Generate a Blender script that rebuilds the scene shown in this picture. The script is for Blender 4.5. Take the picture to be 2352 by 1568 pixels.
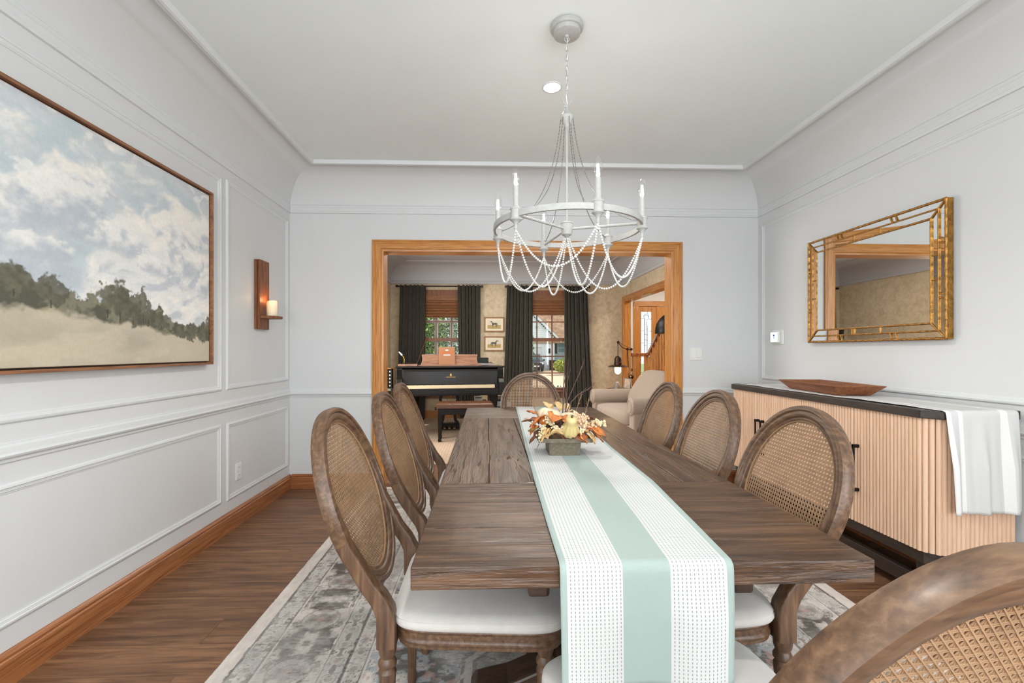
import bpy, bmesh, math, random
import numpy as np
from mathutils import Vector, Matrix, noise as mnoise
PI = math.pi
random.seed(7)
rng = np.random.default_rng(11)
SC = bpy.context.scene
COL = SC.collection
for o in list(bpy.data.objects):
    bpy.data.objects.remove(o)

# ------------------------------------------------------------------ camera
cam_d = bpy.data.cameras.new('camera')
cam_d.sensor_width = 36.0
cam_d.lens = 16.0
cam_d.shift_x = 21 / 2352
cam_d.shift_y = 21 / 2352
cam_d.clip_start = 0.02
cam = bpy.data.objects.new('camera', cam_d)
COL.objects.link(cam)
cam.location = (0, 0, 1.224)
cam.rotation_euler = (PI / 2, 0, -math.atan(35 / 1045.33))
SC.camera = cam

# ------------------------------------------------------------------ view, sky, sun, area lights
SC.view_settings.view_transform = 'Standard'
SC.view_settings.look = 'None'
SC.view_settings.gamma = 1.0
SC.view_settings.use_curve_mapping = False
SC.view_settings.exposure = 0.20
SC.cycles.max_bounces = 10
SC.cycles.diffuse_bounces = 5
SC.cycles.glossy_bounces = 5
SC.cycles.transmission_bounces = 6
SC.cycles.transparent_max_bounces = 12
SC.cycles.use_denoising = True
SC.cycles.sample_clamp_indirect = 6.0
SC.cycles.caustics_reflective = False
SC.cycles.caustics_refractive = False

W = bpy.data.worlds.new('sky')
SC.world = W
W.use_nodes = True
wb = W.node_tree.nodes['Background']
wb.inputs['Color'].default_value = (0.90, 0.95, 1.0, 1)
wb.inputs['Strength'].default_value = 1.45


def light(name, kind, loc, energy, color=(1, 1, 1), rot=(0, 0, 0), size=None, size_y=None, radius=None, spot=None, blend=0.6):
    d = bpy.data.lights.new(name, kind)
    d.energy = energy
    d.color = color
    if kind == 'AREA':
        d.shape = 'RECTANGLE'
        d.size = size
        d.size_y = size_y or size
    if radius is not None and kind != 'AREA':
        d.shadow_soft_size = radius
    if kind == 'SPOT':
        d.spot_size = spot
        d.spot_blend = blend
    o = bpy.data.objects.new(name, d)
    COL.objects.link(o)
    o.location = loc
    o.rotation_euler = rot
    return o


sun = light('sun', 'SUN', (6, 30, 20), 5.0, (1.0, 0.90, 0.74))
sun.data.angle = 0.012
sun.rotation_euler = Vector((-0.52, -0.86, -0.60)).to_track_quat('-Z', 'Y').to_euler()
# added fill lamps standing in for daylight, unseen behind and beside the camera
light('window_daylight_front', 'AREA', (0.3, -3.1, 1.45), 118, (0.90, 0.955, 1.0), (-PI / 2 - 0.48, 0, PI), 2.6, 1.8)
light('window_daylight_side', 'AREA', (2.43, -1.4, 1.5), 74, (0.89, 0.955, 1.0), (0, PI / 2, 0), 1.7, 1.2)
light('window_daylight_side', 'AREA', (-1.70, -1.4, 1.5), 50, (0.89, 0.955, 1.0), (0, -PI / 2, 0), 1.7, 1.2)
# living room: fill lamp added at the windowless left wall, and its ceiling lamps
light('window_daylight_living', 'AREA', (-1.68, 5.6, 1.5), 52, (1.0, 0.97, 0.92), (0, -PI / 2, 0), 1.4, 1.4)
light('living_ceiling_lamp', 'AREA', (0.3, 6.1, 2.72), 44, (1.0, 0.93, 0.84), (0, 0, 0), 1.5, 1.5)
light('foyer_ceiling_lamp', 'AREA', (3.6, 7.6, 2.65), 34, (1.0, 0.92, 0.82), (0, 0, 0), 0.4, 0.4)
light('dining_recessed_lamp', 'SPOT', (0.383, 2.695, 2.76), 55, (1.0, 0.985, 0.96), (0, 0, 0), radius=0.045, spot=2.5, blend=0.5)
light('dining_recessed_lamp', 'SPOT', (0.383, 0.35, 2.76), 55, (1.0, 0.985, 0.96), (0, 0, 0), radius=0.045, spot=2.5, blend=0.5)


# ------------------------------------------------------------------ helpers
def tag(o, label=None, cat=None, group=None, kind=None):
    if label: o['label'] = label
    if cat: o['category'] = cat
    if group: o['group'] = group
    if kind: o['kind'] = kind
    return o


def thing(name, label, cat, loc=(0, 0, 0), rz=0, group=None):
    o = bpy.data.objects.new(name, None)
    COL.objects.link(o)
    o.empty_display_size = 0.05
    o.location = loc
    o.rotation_euler = (0, 0, rz)
    return tag(o, label, cat, group)


def sset(name, kind='structure'):
    o = bpy.data.objects.new(name, None)
    COL.objects.link(o)
    o['kind'] = kind
    return o


def dup(root, loc, rz=None, label=None, scale=None):
    r = root.copy(); COL.objects.link(r); r.location = loc
    if rz is not None: r.rotation_euler = (0, 0, rz)
    if label: r['label'] = label
    for ch in list(root.children):
        c = ch.copy(); COL.objects.link(c); c.parent = r
        for g in list(ch.children):
            d = g.copy(); COL.objects.link(d); d.parent = c
    return r


def inst(name, mesh, parent=None, loc=(0, 0, 0), rot=(0, 0, 0), scale=(1, 1, 1)):
    o = bpy.data.objects.new(name, mesh)
    COL.objects.link(o)
    o.parent = parent
    o.location = loc
    o.rotation_euler = rot
    o.scale = scale
    return o


def add_bevel(o, w, seg=2):
    m = o.modifiers.new('bevel', 'BEVEL')
    m.width = w; m.segments = seg; m.limit_method = 'ANGLE'; m.angle_limit = 0.6
    return o


class MB:
    def __init__(s):
        s.v = []; s.f = []

    def add(s, vs, fs):
        n = len(s.v)
        s.v += [tuple(map(float, p)) for p in vs]
        s.f += [tuple(i + n for i in f) for f in fs]
        return s

    def box(s, x0, x1, y0, y1, z0, z1, M=None):
        vs = [(x0, y0, z0), (x1, y0, z0), (x1, y1, z0), (x0, y1, z0), (x0, y0, z1), (x1, y0, z1), (x1, y1, z1), (x0, y1, z1)]
        if M is not None: vs = [M @ Vector(v) for v in vs]
        return s.add(vs, [(0, 3, 2, 1), (4, 5, 6, 7), (0, 1, 5, 4), (1, 2, 6, 5), (2, 3, 7, 6), (3, 0, 4, 7)])

    def prism(s, poly, a0, a1, ax='z', M=None):
        def mp(p, a):
            if ax == 'z': return (p[0], p[1], a)
            if ax == 'x': return (a, p[0], p[1])
            return (p[0], a, p[1])
        n = len(poly)
        vs = [mp(p, a0) for p in poly] + [mp(p, a1) for p in poly]
        if M is not None: vs = [M @ Vector(v) for v in vs]
        fs = [tuple(range(n - 1, -1, -1)), tuple(range(n, 2 * n))] + [(i, (i + 1) % n, n + (i + 1) % n, n + i) for i in range(n)]
        return s.add(vs, fs)

    def lathe(s, prof, c=(0, 0, 0), n=20, M=None, flute=None):
        vs = []; fs = []
        for r, z in prof:
            for i in range(n):
                a = 2 * PI * i / n
                rr = r
                if flute and flute[1] < z < flute[2]:
                    rr = r * (1 - flute[3] * (0.5 + 0.5 * math.cos(a * flute[0])) ** 2)
                vs.append((rr * math.cos(a), rr * math.sin(a), z))
        m = len(prof)
        for j in range(m - 1):
            for i in range(n):
                fs.append((j * n + i, j * n + (i + 1) % n, (j + 1) * n + (i + 1) % n, (j + 1) * n + i))
        fs.append(tuple(range(n - 1, -1, -1)))
        fs.append(tuple((m - 1) * n + i for i in range(n)))
        T = Matrix.Translation(c)
        if M is not None: T = T @ M
        return s.add([T @ Vector(v) for v in vs], fs)

    def rings(s, rings, closed=False, cap=True):
        m = len(rings); n = len(rings[0]); fs = []
        vs = [p for r in rings for p in r]
        for j in range(m if closed else m - 1):
            k = (j + 1) % m
            for i in range(n):
                fs.append((j * n + i, j * n + (i + 1) % n, k * n + (i + 1) % n, k * n + i))
        if cap and not closed:
            fs.append(tuple(range(n - 1, -1, -1)))
            fs.append(tuple((m - 1) * n + i for i in range(n)))
        return s.add(vs, fs)

    def tube(s, pts, r, n=8, closed=False, up=None, sq=None):
        P = [Vector(p) for p in pts]; m = len(P); R = []
        ref = Vector(up) if up else None
        for i in range(m):
            a = P[(i - 1) % m] if (closed or i > 0) else P[0]
            b = P[(i + 1) % m] if (closed or i < m - 1) else P[-1]
            t = (b - a).normalized()
            if ref is None or abs(ref.normalized().dot(t)) > 0.99:
                ref = Vector((0, 0, 1)) if abs(t.z) < 0.9 else Vector((1, 0, 0))
            x = ref.cross(t).normalized(); y = t.cross(x).normalized()
            if not up: ref = y
            ri = r[i] if isinstance(r, (list, tuple)) else r
            if sq:
                hw, hh = sq if not isinstance(sq[0], (list, tuple)) else sq[i]
                R.append([P[i] + x * sx * hw + y * sy * hh for sx, sy in ((-1, -1), (1, -1), (1, 1), (-1, 1))])
            else:
                R.append([P[i] + (x * math.cos(2 * PI * k / n) + y * math.sin(2 * PI * k / n)) * ri for k in range(n)])
        return s.rings(R, closed)

    def sphere(s, c, r, n=10, m=7, sc=(1, 1, 1), M=None):
        vs = []; fs = []
        for j in range(1, m):
            p = PI * j / m
            for i in range(n):
                a = 2 * PI * i / n
                vs.append((r * math.sin(p) * math.cos(a) * sc[0], r * math.sin(p) * math.sin(a) * sc[1], r * math.cos(p) * sc[2]))
        vs += [(0, 0, r * sc[2]), (0, 0, -r * sc[2])]
        for j in range(m - 2):
            for i in range(n):
                fs.append((j * n + i, (j + 1) * n + i, (j + 1) * n + (i + 1) % n, j * n + (i + 1) % n))
        t = (m - 1) * n
        for i in range(n):
            fs.append((t, i, (i + 1) % n)); fs.append((t + 1, (m - 2) * n + (i + 1) % n, (m - 2) * n + i))
        T = Matrix.Translation(c)
        if M is not None: T = T @ M
        return s.add([T @ Vector(v) for v in vs], fs)

    def mesh(s, name, mat, smooth=0.0, at=(0, 0, 0)):
        me = bpy.data.meshes.new(name)
        vs = [(a - at[0], b - at[1], c - at[2]) for a, b, c in s.v]
        me.from_pydata(vs, [], s.f)
        if mat is not None:
            for m_ in (mat if isinstance(mat, (list, tuple)) else [mat]): me.materials.append(m_)
        bm = bmesh.new(); bm.from_mesh(me)
        bmesh.ops.recalc_face_normals(bm, faces=bm.faces)
        bm.to_mesh(me); bm.free()
        if smooth:
            me.polygons.foreach_set('use_smooth', [True] * len(me.polygons))
            me.set_sharp_from_angle(angle=smooth)
        me.update()
        return me

    def build(s, name, mat, parent=None, smooth=0.0, bevel=0, at=None, off=(0, 0, 0), kind=None):
        """off: where the parent stands (its unrotated children are given in world coordinates)"""
        me = s.mesh(name, mat, smooth, at if at is not None else off)
        o = bpy.data.objects.new(name, me)
        COL.objects.link(o)
        if parent is not None: o.parent = parent
        if at is not None: o.location = at
        if bevel: add_bevel(o, bevel)
        if kind: o['kind'] = kind
        return o


def struct(name, mb, mat, parent=None, smooth=0.0, bevel=0):
    o = mb.build(name, mat, parent, smooth, bevel)
    if parent is None: o['kind'] = 'structure'
    return o


def grid_mesh(name, nx, ny, fn, mat, colors=None, smooth=True, uv=None):
    """fn(i/nx, j/ny) arrays -> x, y, z arrays"""
    u, v = np.meshgrid(np.linspace(0, 1, nx + 1), np.linspace(0, 1, ny + 1))
    x, y, z = fn(u, v)
    co = np.stack([x, y, z], -1).reshape(-1, 3).astype(np.float32)
    i, j = np.meshgrid(np.arange(nx), np.arange(ny))
    a = (j * (nx + 1) + i).ravel()
    q = np.stack([a, a + 1, a + nx + 2, a + nx + 1], -1).astype(np.int32)
    me = bpy.data.meshes.new(name)
    me.vertices.add(len(co)); me.vertices.foreach_set('co', co.ravel())
    me.loops.add(q.size); me.loops.foreach_set('vertex_index', q.ravel())
    me.polygons.add(len(q)); me.polygons.foreach_set('loop_start', np.arange(0, q.size, 4, dtype=np.int32))
    me.update(calc_edges=True)
    if smooth: me.polygons.foreach_set('use_smooth', np.ones(len(q), dtype=bool))
    if mat: me.materials.append(mat)
    if colors is not None:
        ca = me.color_attributes.new('Col', 'FLOAT_COLOR', 'POINT')
        c4 = np.ones((len(co), 4), np.float32); c4[:, :3] = colors.reshape(-1, 3)
        ca.data.foreach_set('color', c4.ravel())
    if uv is not None:
        ul = me.uv_layers.new(name='UVMap')
        uu, vv = uv(u, v)
        p = np.stack([uu, vv], -1).reshape(-1, 2)
        ul.data.foreach_set('uv', p[q.ravel()].astype(np.float32).ravel())
    me.validate(); me.update()
    return me


def solid(o, t, off=-1):
    m = o.modifiers.new('thick', 'SOLIDIFY'); m.thickness = t; m.offset = off
    return o


# ------------------------------------------------------------------ materials
def L(r, g, b):
    f = lambda c: (c / 255 / 12.92) if c / 255 <= 0.04045 else ((c / 255 + 0.055) / 1.055) ** 2.4
    return (f(r), f(g), f(b))


class NT:
    def __init__(s, name):
        s.m = bpy.data.materials.new(name); s.m.use_nodes = True
        s.t = s.m.node_tree; s.n = s.t.nodes; s.l = s.t.links
        s.b = s.n['Principled BSDF']

    def new(s, t, **k):
        n = s.n.new(t)
        for a, v in k.items():
            if a in n.inputs.keys() if hasattr(n.inputs, 'keys') else False: n.inputs[a].default_value = v
            else: setattr(n, a, v)
        return n

    def link(s, a, b): s.l.new(a, b)

    def coord(s, kind='obj', scale=(1, 1, 1), rnd=False):
        if kind == 'pos': out = s.n.new('ShaderNodeNewGeometry').outputs['Position']
        elif kind == 'uv': out = s.n.new('ShaderNodeTexCoord').outputs['UV']
        elif kind == 'gen': out = s.n.new('ShaderNodeTexCoord').outputs['Generated']
        else: out = s.n.new('ShaderNodeTexCoord').outputs['Object']
        if rnd:
            oi = s.n.new('ShaderNodeObjectInfo'); mu = s.n.new('ShaderNodeMath'); mu.operation = 'MULTIPLY'; mu.inputs[1].default_value = 37.0
            s.link(oi.outputs['Random'], mu.inputs[0])
            ad = s.n.new('ShaderNodeVectorMath'); ad.operation = 'ADD'
            s.link(out, ad.inputs[0]); s.link(mu.outputs[0], ad.inputs[1]); out = ad.outputs[0]
        mp = s.n.new('ShaderNodeMapping'); mp.inputs['Scale'].default_value = scale
        s.link(out, mp.inputs['Vector'])
        return mp.outputs[0]

    def noise(s, vec, scale=5, detail=4, rough=0.55, dist=0.0):
        n = s.n.new('ShaderNodeTexNoise')
        n.inputs['Scale'].default_value = scale; n.inputs['Detail'].default_value = detail
        n.inputs['Roughness'].default_value = rough; n.inputs['Distortion'].default_value = dist
        s.link(vec, n.inputs['Vector'])
        return n.outputs['Fac']

    def ramp(s, fac, stops):
        r = s.n.new('ShaderNodeValToRGB'); e = r.color_ramp.elements
        while len(e) < len(stops): e.new(0.5)
        for k, (p, c) in enumerate(stops):
            e[k].position = p; e[k].color = (*c, 1)
        s.link(fac, r.inputs[0])
        return r.outputs['Color']

    def math(s, op, a, b=None, c=None, clamp=False):
        n = s.n.new('ShaderNodeMath'); n.operation = op; n.use_clamp = clamp
        for i, x in enumerate((a, b, c)):
            if x is None: continue
            if isinstance(x, (int, float)): n.inputs[i].default_value = x
            else: s.link(x, n.inputs[i])
        return n.outputs[0]

    def mix(s, fac, a, b, mode='MIX'):
        n = s.n.new('ShaderNodeMix'); n.data_type = 'RGBA'; n.blend_type = mode
        for k, x in ((0, fac), (6, a), (7, b)):
            if isinstance(x, (int, float)): n.inputs[k].default_value = x
            elif isinstance(x, tuple): n.inputs[k].default_value = (*x, 1)
            else: s.link(x, n.inputs[k])
        return n.outputs[2]

    def bump(s, h, strength=0.3, dist=0.01):
        n = s.n.new('ShaderNodeBump'); n.inputs['Strength'].default_value = strength; n.inputs['Distance'].default_value = dist
        s.link(h, n.inputs['Height']); s.link(n.outputs[0], s.b.inputs['Normal'])

    def set(s, **k):
        for a, v in k.items():
            i = s.b.inputs[a.replace('_', ' ')]
            if isinstance(v, (int, float)): i.default_value = v
            elif isinstance(v, tuple): i.default_value = (*v, 1) if len(v) == 3 else v
            else: s.link(v, i)
        return s


def plain(name, c, rough=0.5, metal=0.0, var=0.06, nscale=30, bump=0.0, coat=0.0, bscale=None, **k):
    t = NT(name)
    v = t.coord('obj')
    f = t.noise(v, nscale, 4)
    c0 = tuple(x * (1 - var) for x in c); c1 = tuple(min(1, x * (1 + var)) for x in c)
    t.set(Base_Color=t.ramp(f, [(0.3, c0), (0.7, c1)]), Roughness=rough, Metallic=metal, Coat_Weight=coat)
    if bump:
        t.bump(t.noise(v, bscale or nscale * 6, 3), bump, 0.002)
    for a, x in k.items(): t.set(**{a: x})
    return t.m


def wood(name, cols, ax=1, scale=3.0, stretch=14, rough=0.4, coat=0.0, bump=0.15, coord='obj', rnd=True, tone=0.25, rough2=None, pores=True, bdist=0.002, spec=0.5, pits=False):
    """grain runs along axis ax; tone: brightness change from piece to piece"""
    t = NT(name)
    sc = [stretch] * 3; sc[ax] = 1.0
    v = t.coord(coord, tuple(sc), rnd)
    f = t.noise(v, scale, 7, 0.62, 0.9)
    sc2 = [stretch * 4.0] * 3; sc2[ax] = 2.2
    f2 = t.noise(t.coord(coord, tuple(sc2), rnd), scale, 3, 0.5, 0.2)
    n = len(cols)
    c = t.ramp(f, [(0.28 + 0.44 * i / (n - 1), cols[i]) for i in range(n)])
    if pores:
        c = t.mix(t.math('MULTIPLY', t.math('SUBTRACT', f2, 0.52, clamp=True), 2.6, clamp=True), c, tuple(x * 0.45 for x in cols[0]))
    if tone:
        oi = t.n.new('ShaderNodeObjectInfo')
        k = t.math('MULTIPLY_ADD', oi.outputs['Random'], 2 * tone, 1 - tone)
        hs = t.n.new('ShaderNodeHueSaturation'); t.link(k, hs.inputs['Value']); t.link(c, hs.inputs['Color']); c = hs.outputs[0]
    t.set(Base_Color=c, Coat_Weight=coat, Coat_Roughness=0.12)
    if rough2 is not None:
        t.set(Roughness=t.math('MULTIPLY_ADD', f, rough2 - rough, rough))
    else: t.set(Roughness=rough)
    t.b.inputs['Specular IOR Level'].default_value = spec
    h = t.math('MULTIPLY_ADD', f2, 0.5, f)
    if pits:
        sc3 = [46.0] * 3; sc3[ax] = 5.0
        f3 = t.noise(t.coord(coord, tuple(sc3), rnd), 1.0, 4, 0.6, 1.2)
        f4 = t.noise(t.coord(coord, (3, 3, 3), rnd), 1.0, 3)
        pit = t.math('MULTIPLY', t.math('SUBTRACT', f3, 0.58, clamp=True), t.math('MULTIPLY', t.math('SUBTRACT', f4, 0.46, clamp=True), 60.0))
        h = t.math('SUBTRACT', h, t.math('MINIMUM', pit, 1.6))
    if bump:
        t.bump(h, bump, bdist)
    return t.m


def emis(name, c, strength):
    t = NT(name); t.set(Base_Color=c, Emission_Color=c, Emission_Strength=strength, Roughness=0.4)
    return t.m


def vcol(name, rough=0.8, bump=0.0, bscale=300, weave=0.0, coat=0.0):
    t = NT(name)
    a = t.n.new('ShaderNodeAttribute'); a.attribute_name = 'Col'
    c = a.outputs['Color']
    if weave:
        f = t.noise(t.coord('obj'), bscale, 2)
        c = t.mix(weave, c, t.ramp(f, [(0.3, (0.25, 0.25, 0.25)), (0.7, (1.0, 1.0, 1.0))]), 'MULTIPLY')
    t.set(Base_Color=c, Roughness=rough, Coat_Weight=coat)
    if bump: t.bump(t.noise(t.coord('obj'), bscale, 3), bump, 0.003)
    return t.m


WALL = plain('wall_paint', L(212, 213, 213), 0.55, var=0.012, nscale=3, bump=0.05, bscale=160)
CEIL = plain('ceiling_paint', L(231, 237, 236), 0.7, var=0.015, nscale=2.5, bump=0.25, bscale=28)
TRIM = plain('trim_paint', L(214, 216, 216), 0.5, var=0.01, nscale=5)
OAK_X = wood('golden_oak_x', [L(142, 82, 34), L(202, 136, 68), L(220, 160, 94)], 0, 3.0, 34, 0.34, 0.2, 0.10, tone=0.04)
OAK_Y = wood('golden_oak_y', [L(136, 78, 34), L(192, 126, 64), L(212, 150, 88)], 1, 3.0, 34, 0.34, 0.2, 0.10, tone=0.04)
OAK_Z = wood('golden_oak_z', [L(142, 82, 34), L(202, 136, 68), L(220, 160, 94)], 2, 3.0, 34, 0.34, 0.2, 0.10, tone=0.04)
BASEY = wood('red_oak_y', [L(100, 54, 26), L(164, 104, 62), L(182, 126, 82)], 1, 3.0, 34, 0.36, 0.2, 0.10, tone=0.03)
BASEX = wood('red_oak_x', [L(96, 50, 24), L(156, 96, 56), L(174, 116, 72)], 0, 3.0, 34, 0.36, 0.2, 0.10, tone=0.03)
FLOOR = wood('walnut_plank', [L(84, 56, 38), L(120, 84, 58), L(150, 110, 78)], 0, 2.4, 12, 0.42, 0.0, 0.06, 'pos', True, 0.13, 0.55)
TAB_X = wood('table_wood_x', [L(42, 27, 17), L(82, 57, 39), L(108, 79, 55)], 0, 2.6, 10, 0.22, 0.05, 1.0, tone=0.10, rough2=0.42, bdist=0.006, spec=0.5, pits=True)
TAB_Y = wood('table_wood_y', [L(42, 27, 17), L(82, 57, 39), L(108, 79, 55)], 1, 2.6, 10, 0.22, 0.05, 1.0, tone=0.10, rough2=0.42, bdist=0.006, spec=0.5, pits=True)
TAB_D = wood('table_base_wood', [L(34, 23, 16), L(58, 40, 28), L(76, 54, 38)], 0, 3, 10, 0.4, 0.1, 0.2, tone=0.05)


def chair_wood(name, ax):
    t = NT(name)
    sc = [18.0] * 3; sc[ax] = 1.6
    v = t.coord('obj', tuple(sc), True)
    f = t.noise(v, 4, 6, 0.6, 0.25)
    c = t.ramp(f, [(0.25, L(54, 36, 24)), (0.5, L(93, 67, 47)), (0.75, L(126, 96, 70))])
    w = t.noise(t.coord('obj', (2, 2, 1), True), 9, 5, 0.65, 0.4)
    c = t.mix(t.math('MULTIPLY', t.math('SUBTRACT', w, 0.60, clamp=True), 1.0, clamp=True), c, L(140, 130, 120))
    t.set(Base_Color=c, Roughness=0.42, Coat_Weight=0.08, Coat_Roughness=0.25)
    t.bump(f, 0.18, 0.002)
    return t.m


CHW = chair_wood('distressed_chair_wood', 2)
CHW_X = chair_wood('distressed_chair_wood_x', 0)
CANE = plain('cane', L(152, 120, 90), 0.42, var=0.14, nscale=18, bump=0.2, bscale=220)
LINEN = plain('ivory_linen', L(200, 195, 189), 0.9, var=0.03, nscale=40, bump=0.45, bscale=520, Sheen_Weight=0.2)
REED = wood('pale_reed_wood', [L(210, 172, 142), L(222, 186, 156), L(231, 198, 170)], 2, 3, 12, 0.55, 0, 0.03, tone=0.035, pores=False)
DARK_Y = wood('espresso_wood_y', [L(30, 22, 17), L(50, 39, 31), L(66, 53, 43)], 1, 3, 14, 0.42, 0.05, 0.2, tone=0.04)
DARK_Z = wood('espresso_wood_z', [L(30, 22, 17), L(50, 39, 31), L(66, 53, 43)], 2, 3, 14, 0.42, 0.05, 0.2, tone=0.04)
BLACK = plain('black_metal', L(26, 24, 23), 0.4, 0.4, var=0.1)
TRAYW = wood('carved_tray_wood', [L(104, 58, 30), L(142, 86, 50), L(166, 108, 68)], 1, 4, 7, 0.5, 0, 0.3, tone=0.0)
GOLD = plain('antique_gold', L(166, 120, 58), 0.38, 0.8, var=0.45, nscale=45, bump=0.2)
MIRROR = NT('mirror_glass').set(Base_Color=(0.93, 0.94, 0.93), Metallic=1.0, Roughness=0.015).m
CHAND = plain('chalk_white_metal', L(172, 171, 168), 0.55, 0.0, var=0.08, nscale=60, bump=0.2)
BEAD = plain('white_wood_bead', L(208, 207, 202), 0.55, var=0.05)
CHAIN = plain('grey_chain', L(128, 124, 118), 0.4, 0.6, var=0.2)


def clear_glass(name, gloss, tint=(1, 1, 1), rough=0.02):
    t = NT(name)
    tr = t.n.new('ShaderNodeBsdfTransparent'); tr.inputs[0].default_value = (*tint, 1)
    gl = t.n.new('ShaderNodeBsdfGlossy'); gl.inputs['Roughness'].default_value = rough
    lw = t.n.new('ShaderNodeLayerWeight'); lw.inputs['Blend'].default_value = 0.25
    mx = t.n.new('ShaderNodeMixShader')
    t.link(t.math('MULTIPLY_ADD', lw.outputs['Facing'], gloss, 0.03), mx.inputs[0]); t.link(tr.outputs[0], mx.inputs[1]); t.link(gl.outputs[0], mx.inputs[2])
    t.link(mx.outputs[0], t.n['Material Output'].inputs['Surface'])
    return t.m


BULB = clear_glass('bulb_glass', 0.5)
FILA = emis('glowing_filament', (1.0, 0.93, 0.84), 28)
PLAST = plain('white_plastic', L(226, 226, 222), 0.35, var=0.01)
SCREEN = emis('thermostat_screen', (0.62, 0.74, 0.92), 0.9)
SCONW = wood('rustic_sconce_wood', [L(70, 36, 16), L(122, 70, 36), L(160, 100, 56)], 2, 4, 12, 0.5, 0, 0.3, tone=0.0)
PICF = wood('walnut_frame', [L(100, 64, 42), L(142, 96, 66), L(164, 116, 82)], 1, 3, 14, 0.45, 0, 0.1, tone=0.0)
CURT = plain('olive_velvet', L(50, 46, 35), 0.9, var=0.25, nscale=14, bump=0.2, bscale=300, Sheen_Weight=0.25)
WINW = wood('window_brown_wood', [L(96, 54, 28), L(128, 76, 44), L(148, 92, 56)], 2, 3, 14, 0.4, 0.1, 0.05, tone=0.0)
BLIND = wood('woven_bamboo', [L(98, 58, 30), L(132, 86, 52), L(152, 106, 68)], 0, 6, 26, 0.6, 0, 0.3, tone=0.1)
GLASS = clear_glass('window_glass', 0.2)
PIANO = plain('ebony_satin', L(24, 20, 17), 0.3, var=0.1, coat=0.0, Specular_IOR_Level=0.28)
DESK = wood('music_desk_wood', [L(110, 74, 54), L(146, 104, 80), L(168, 124, 96)], 0, 3, 10, 0.3, 0.3, 0.05, tone=0)
IVORY = plain('ivory_keys', L(226, 206, 170), 0.35, var=0.03)
BRASS = plain('brass', L(196, 150, 70), 0.3, 0.9, var=0.1)
LEATH = plain('brown_leather', L(92, 60, 42), 0.32, var=0.15, nscale=20, bump=0.2)
UPH = plain('taupe_tweed', L(176, 160, 146), 0.92, var=0.12, nscale=130, bump=0.5, bscale=420, Sheen_Weight=0.2)
CARPET = plain('beige_carpet', L(184, 160, 138), 0.95, var=0.07, nscale=16, bump=0.6, bscale=240)
WHITEP = plain('white_print', L(228, 226, 222), 0.6, var=0.02)
BRONZE = plain('aged_bronze', L(74, 58, 48), 0.35, 0.7, var=0.15)
BARK = plain('twig_bark', L(84, 64, 56), 0.7, var=0.2)
CONC = plain('driveway_concrete', L(178, 156, 130), 0.9, var=0.04, nscale=0.6)
SIDING = plain('white_siding', L(224, 226, 226), 0.6, var=0.02, nscale=1)
SIDING_B = plain('blue_grey_siding', L(150, 166, 176), 0.6, var=0.02, nscale=1)
SHING = plain('tan_shingles', L(176, 142, 112), 0.85, var=0.35, nscale=2.2)
GRASS = plain('lawn', L(86, 120, 50), 0.9, var=0.3, nscale=3)
CARP = plain('dark_blue_car_paint', L(34, 50, 74), 0.25, 0.3, var=0.02, coat=0.8)
CARG = plain('car_glass', L(80, 110, 116), 0.08, 0.0, var=0.1)
TYRE = plain('tyre_rubber', L(26, 26, 27), 0.8, var=0.1)

# ================================================================== SETTING
XL, XR, YF, YN = -1.76, 2.49, 4.11, -3.20     # dining room
ZR, ZC, CI = 2.47, 2.79, 0.33                  # rail top, ceiling, cove inset
LY0, LY1 = 4.245, 8.27                         # living room
LXL, LXR = -1.75, 2.475
DX0, DX1, DZ = -0.93, 1.676, 2.113             # wide cased opening
ROOM = (XL, XR, YN, YF)
LIV = (LXL, LXR, LY0, LY1)


def rect_sweep(mb, rect, prof):
    """prof: list of (inset, z); swept round the inside of the rectangle, open profile"""
    x0, x1, y0, y1 = rect
    R = [[(x0 + d, y0 + d, z), (x1 - d, y0 + d, z), (x1 - d, y1 - d, z), (x0 + d, y1 - d, z)] for d, z in prof]
    return mb.rings(R, cap=False)


def cove(mb, rect, z0, z1, ci, n=10):
    return rect_sweep(mb, rect, [(ci * (1 - math.cos(PI / 2 * i / n)), z0 + (z1 - z0) * math.sin(PI / 2 * i / n)) for i in range(n + 1)])


# floors, each plank its own piece
fl = sset('floor')
pl = MB().box(0, 1, 0, 1, -0.02, 0.0).mesh('plank', FLOOR)
rows = [YN + 0.0]
yy = 1.754 - 0.187 * 27
k = 0
cuts = {}
while yy < 4.95:
    a, b = yy, yy + 0.187
    a = max(a, YN)
    if b > YN:
        xs = [XL - 0.02]
        x = XL - 0.02 - rng.uniform(0.1, 1.2)
        while x < XR:
            x += rng.uniform(1.15, 1.9)
            if x > XL + 0.25 and x < XR - 0.2: xs.append(x)
        xs.append(XR + 0.01)
        if a > 4.0:
            xs = [-1.76, 0.2, 2.48]
        for x0, x1 in zip(xs[:-1], xs[1:]):
            o = inst('plank', pl, fl, (x0 + 0.0006, a + 0.0006, 0), (0, 0, 0), (x1 - x0 - 0.0012, b - a - 0.0012, 1))
    yy += 0.187
MB().box(XL - 0.1, XR + 0.1, YN - 0.1, 8.4, -0.06, -0.021).build('subfloor', TAB_D, fl)

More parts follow.
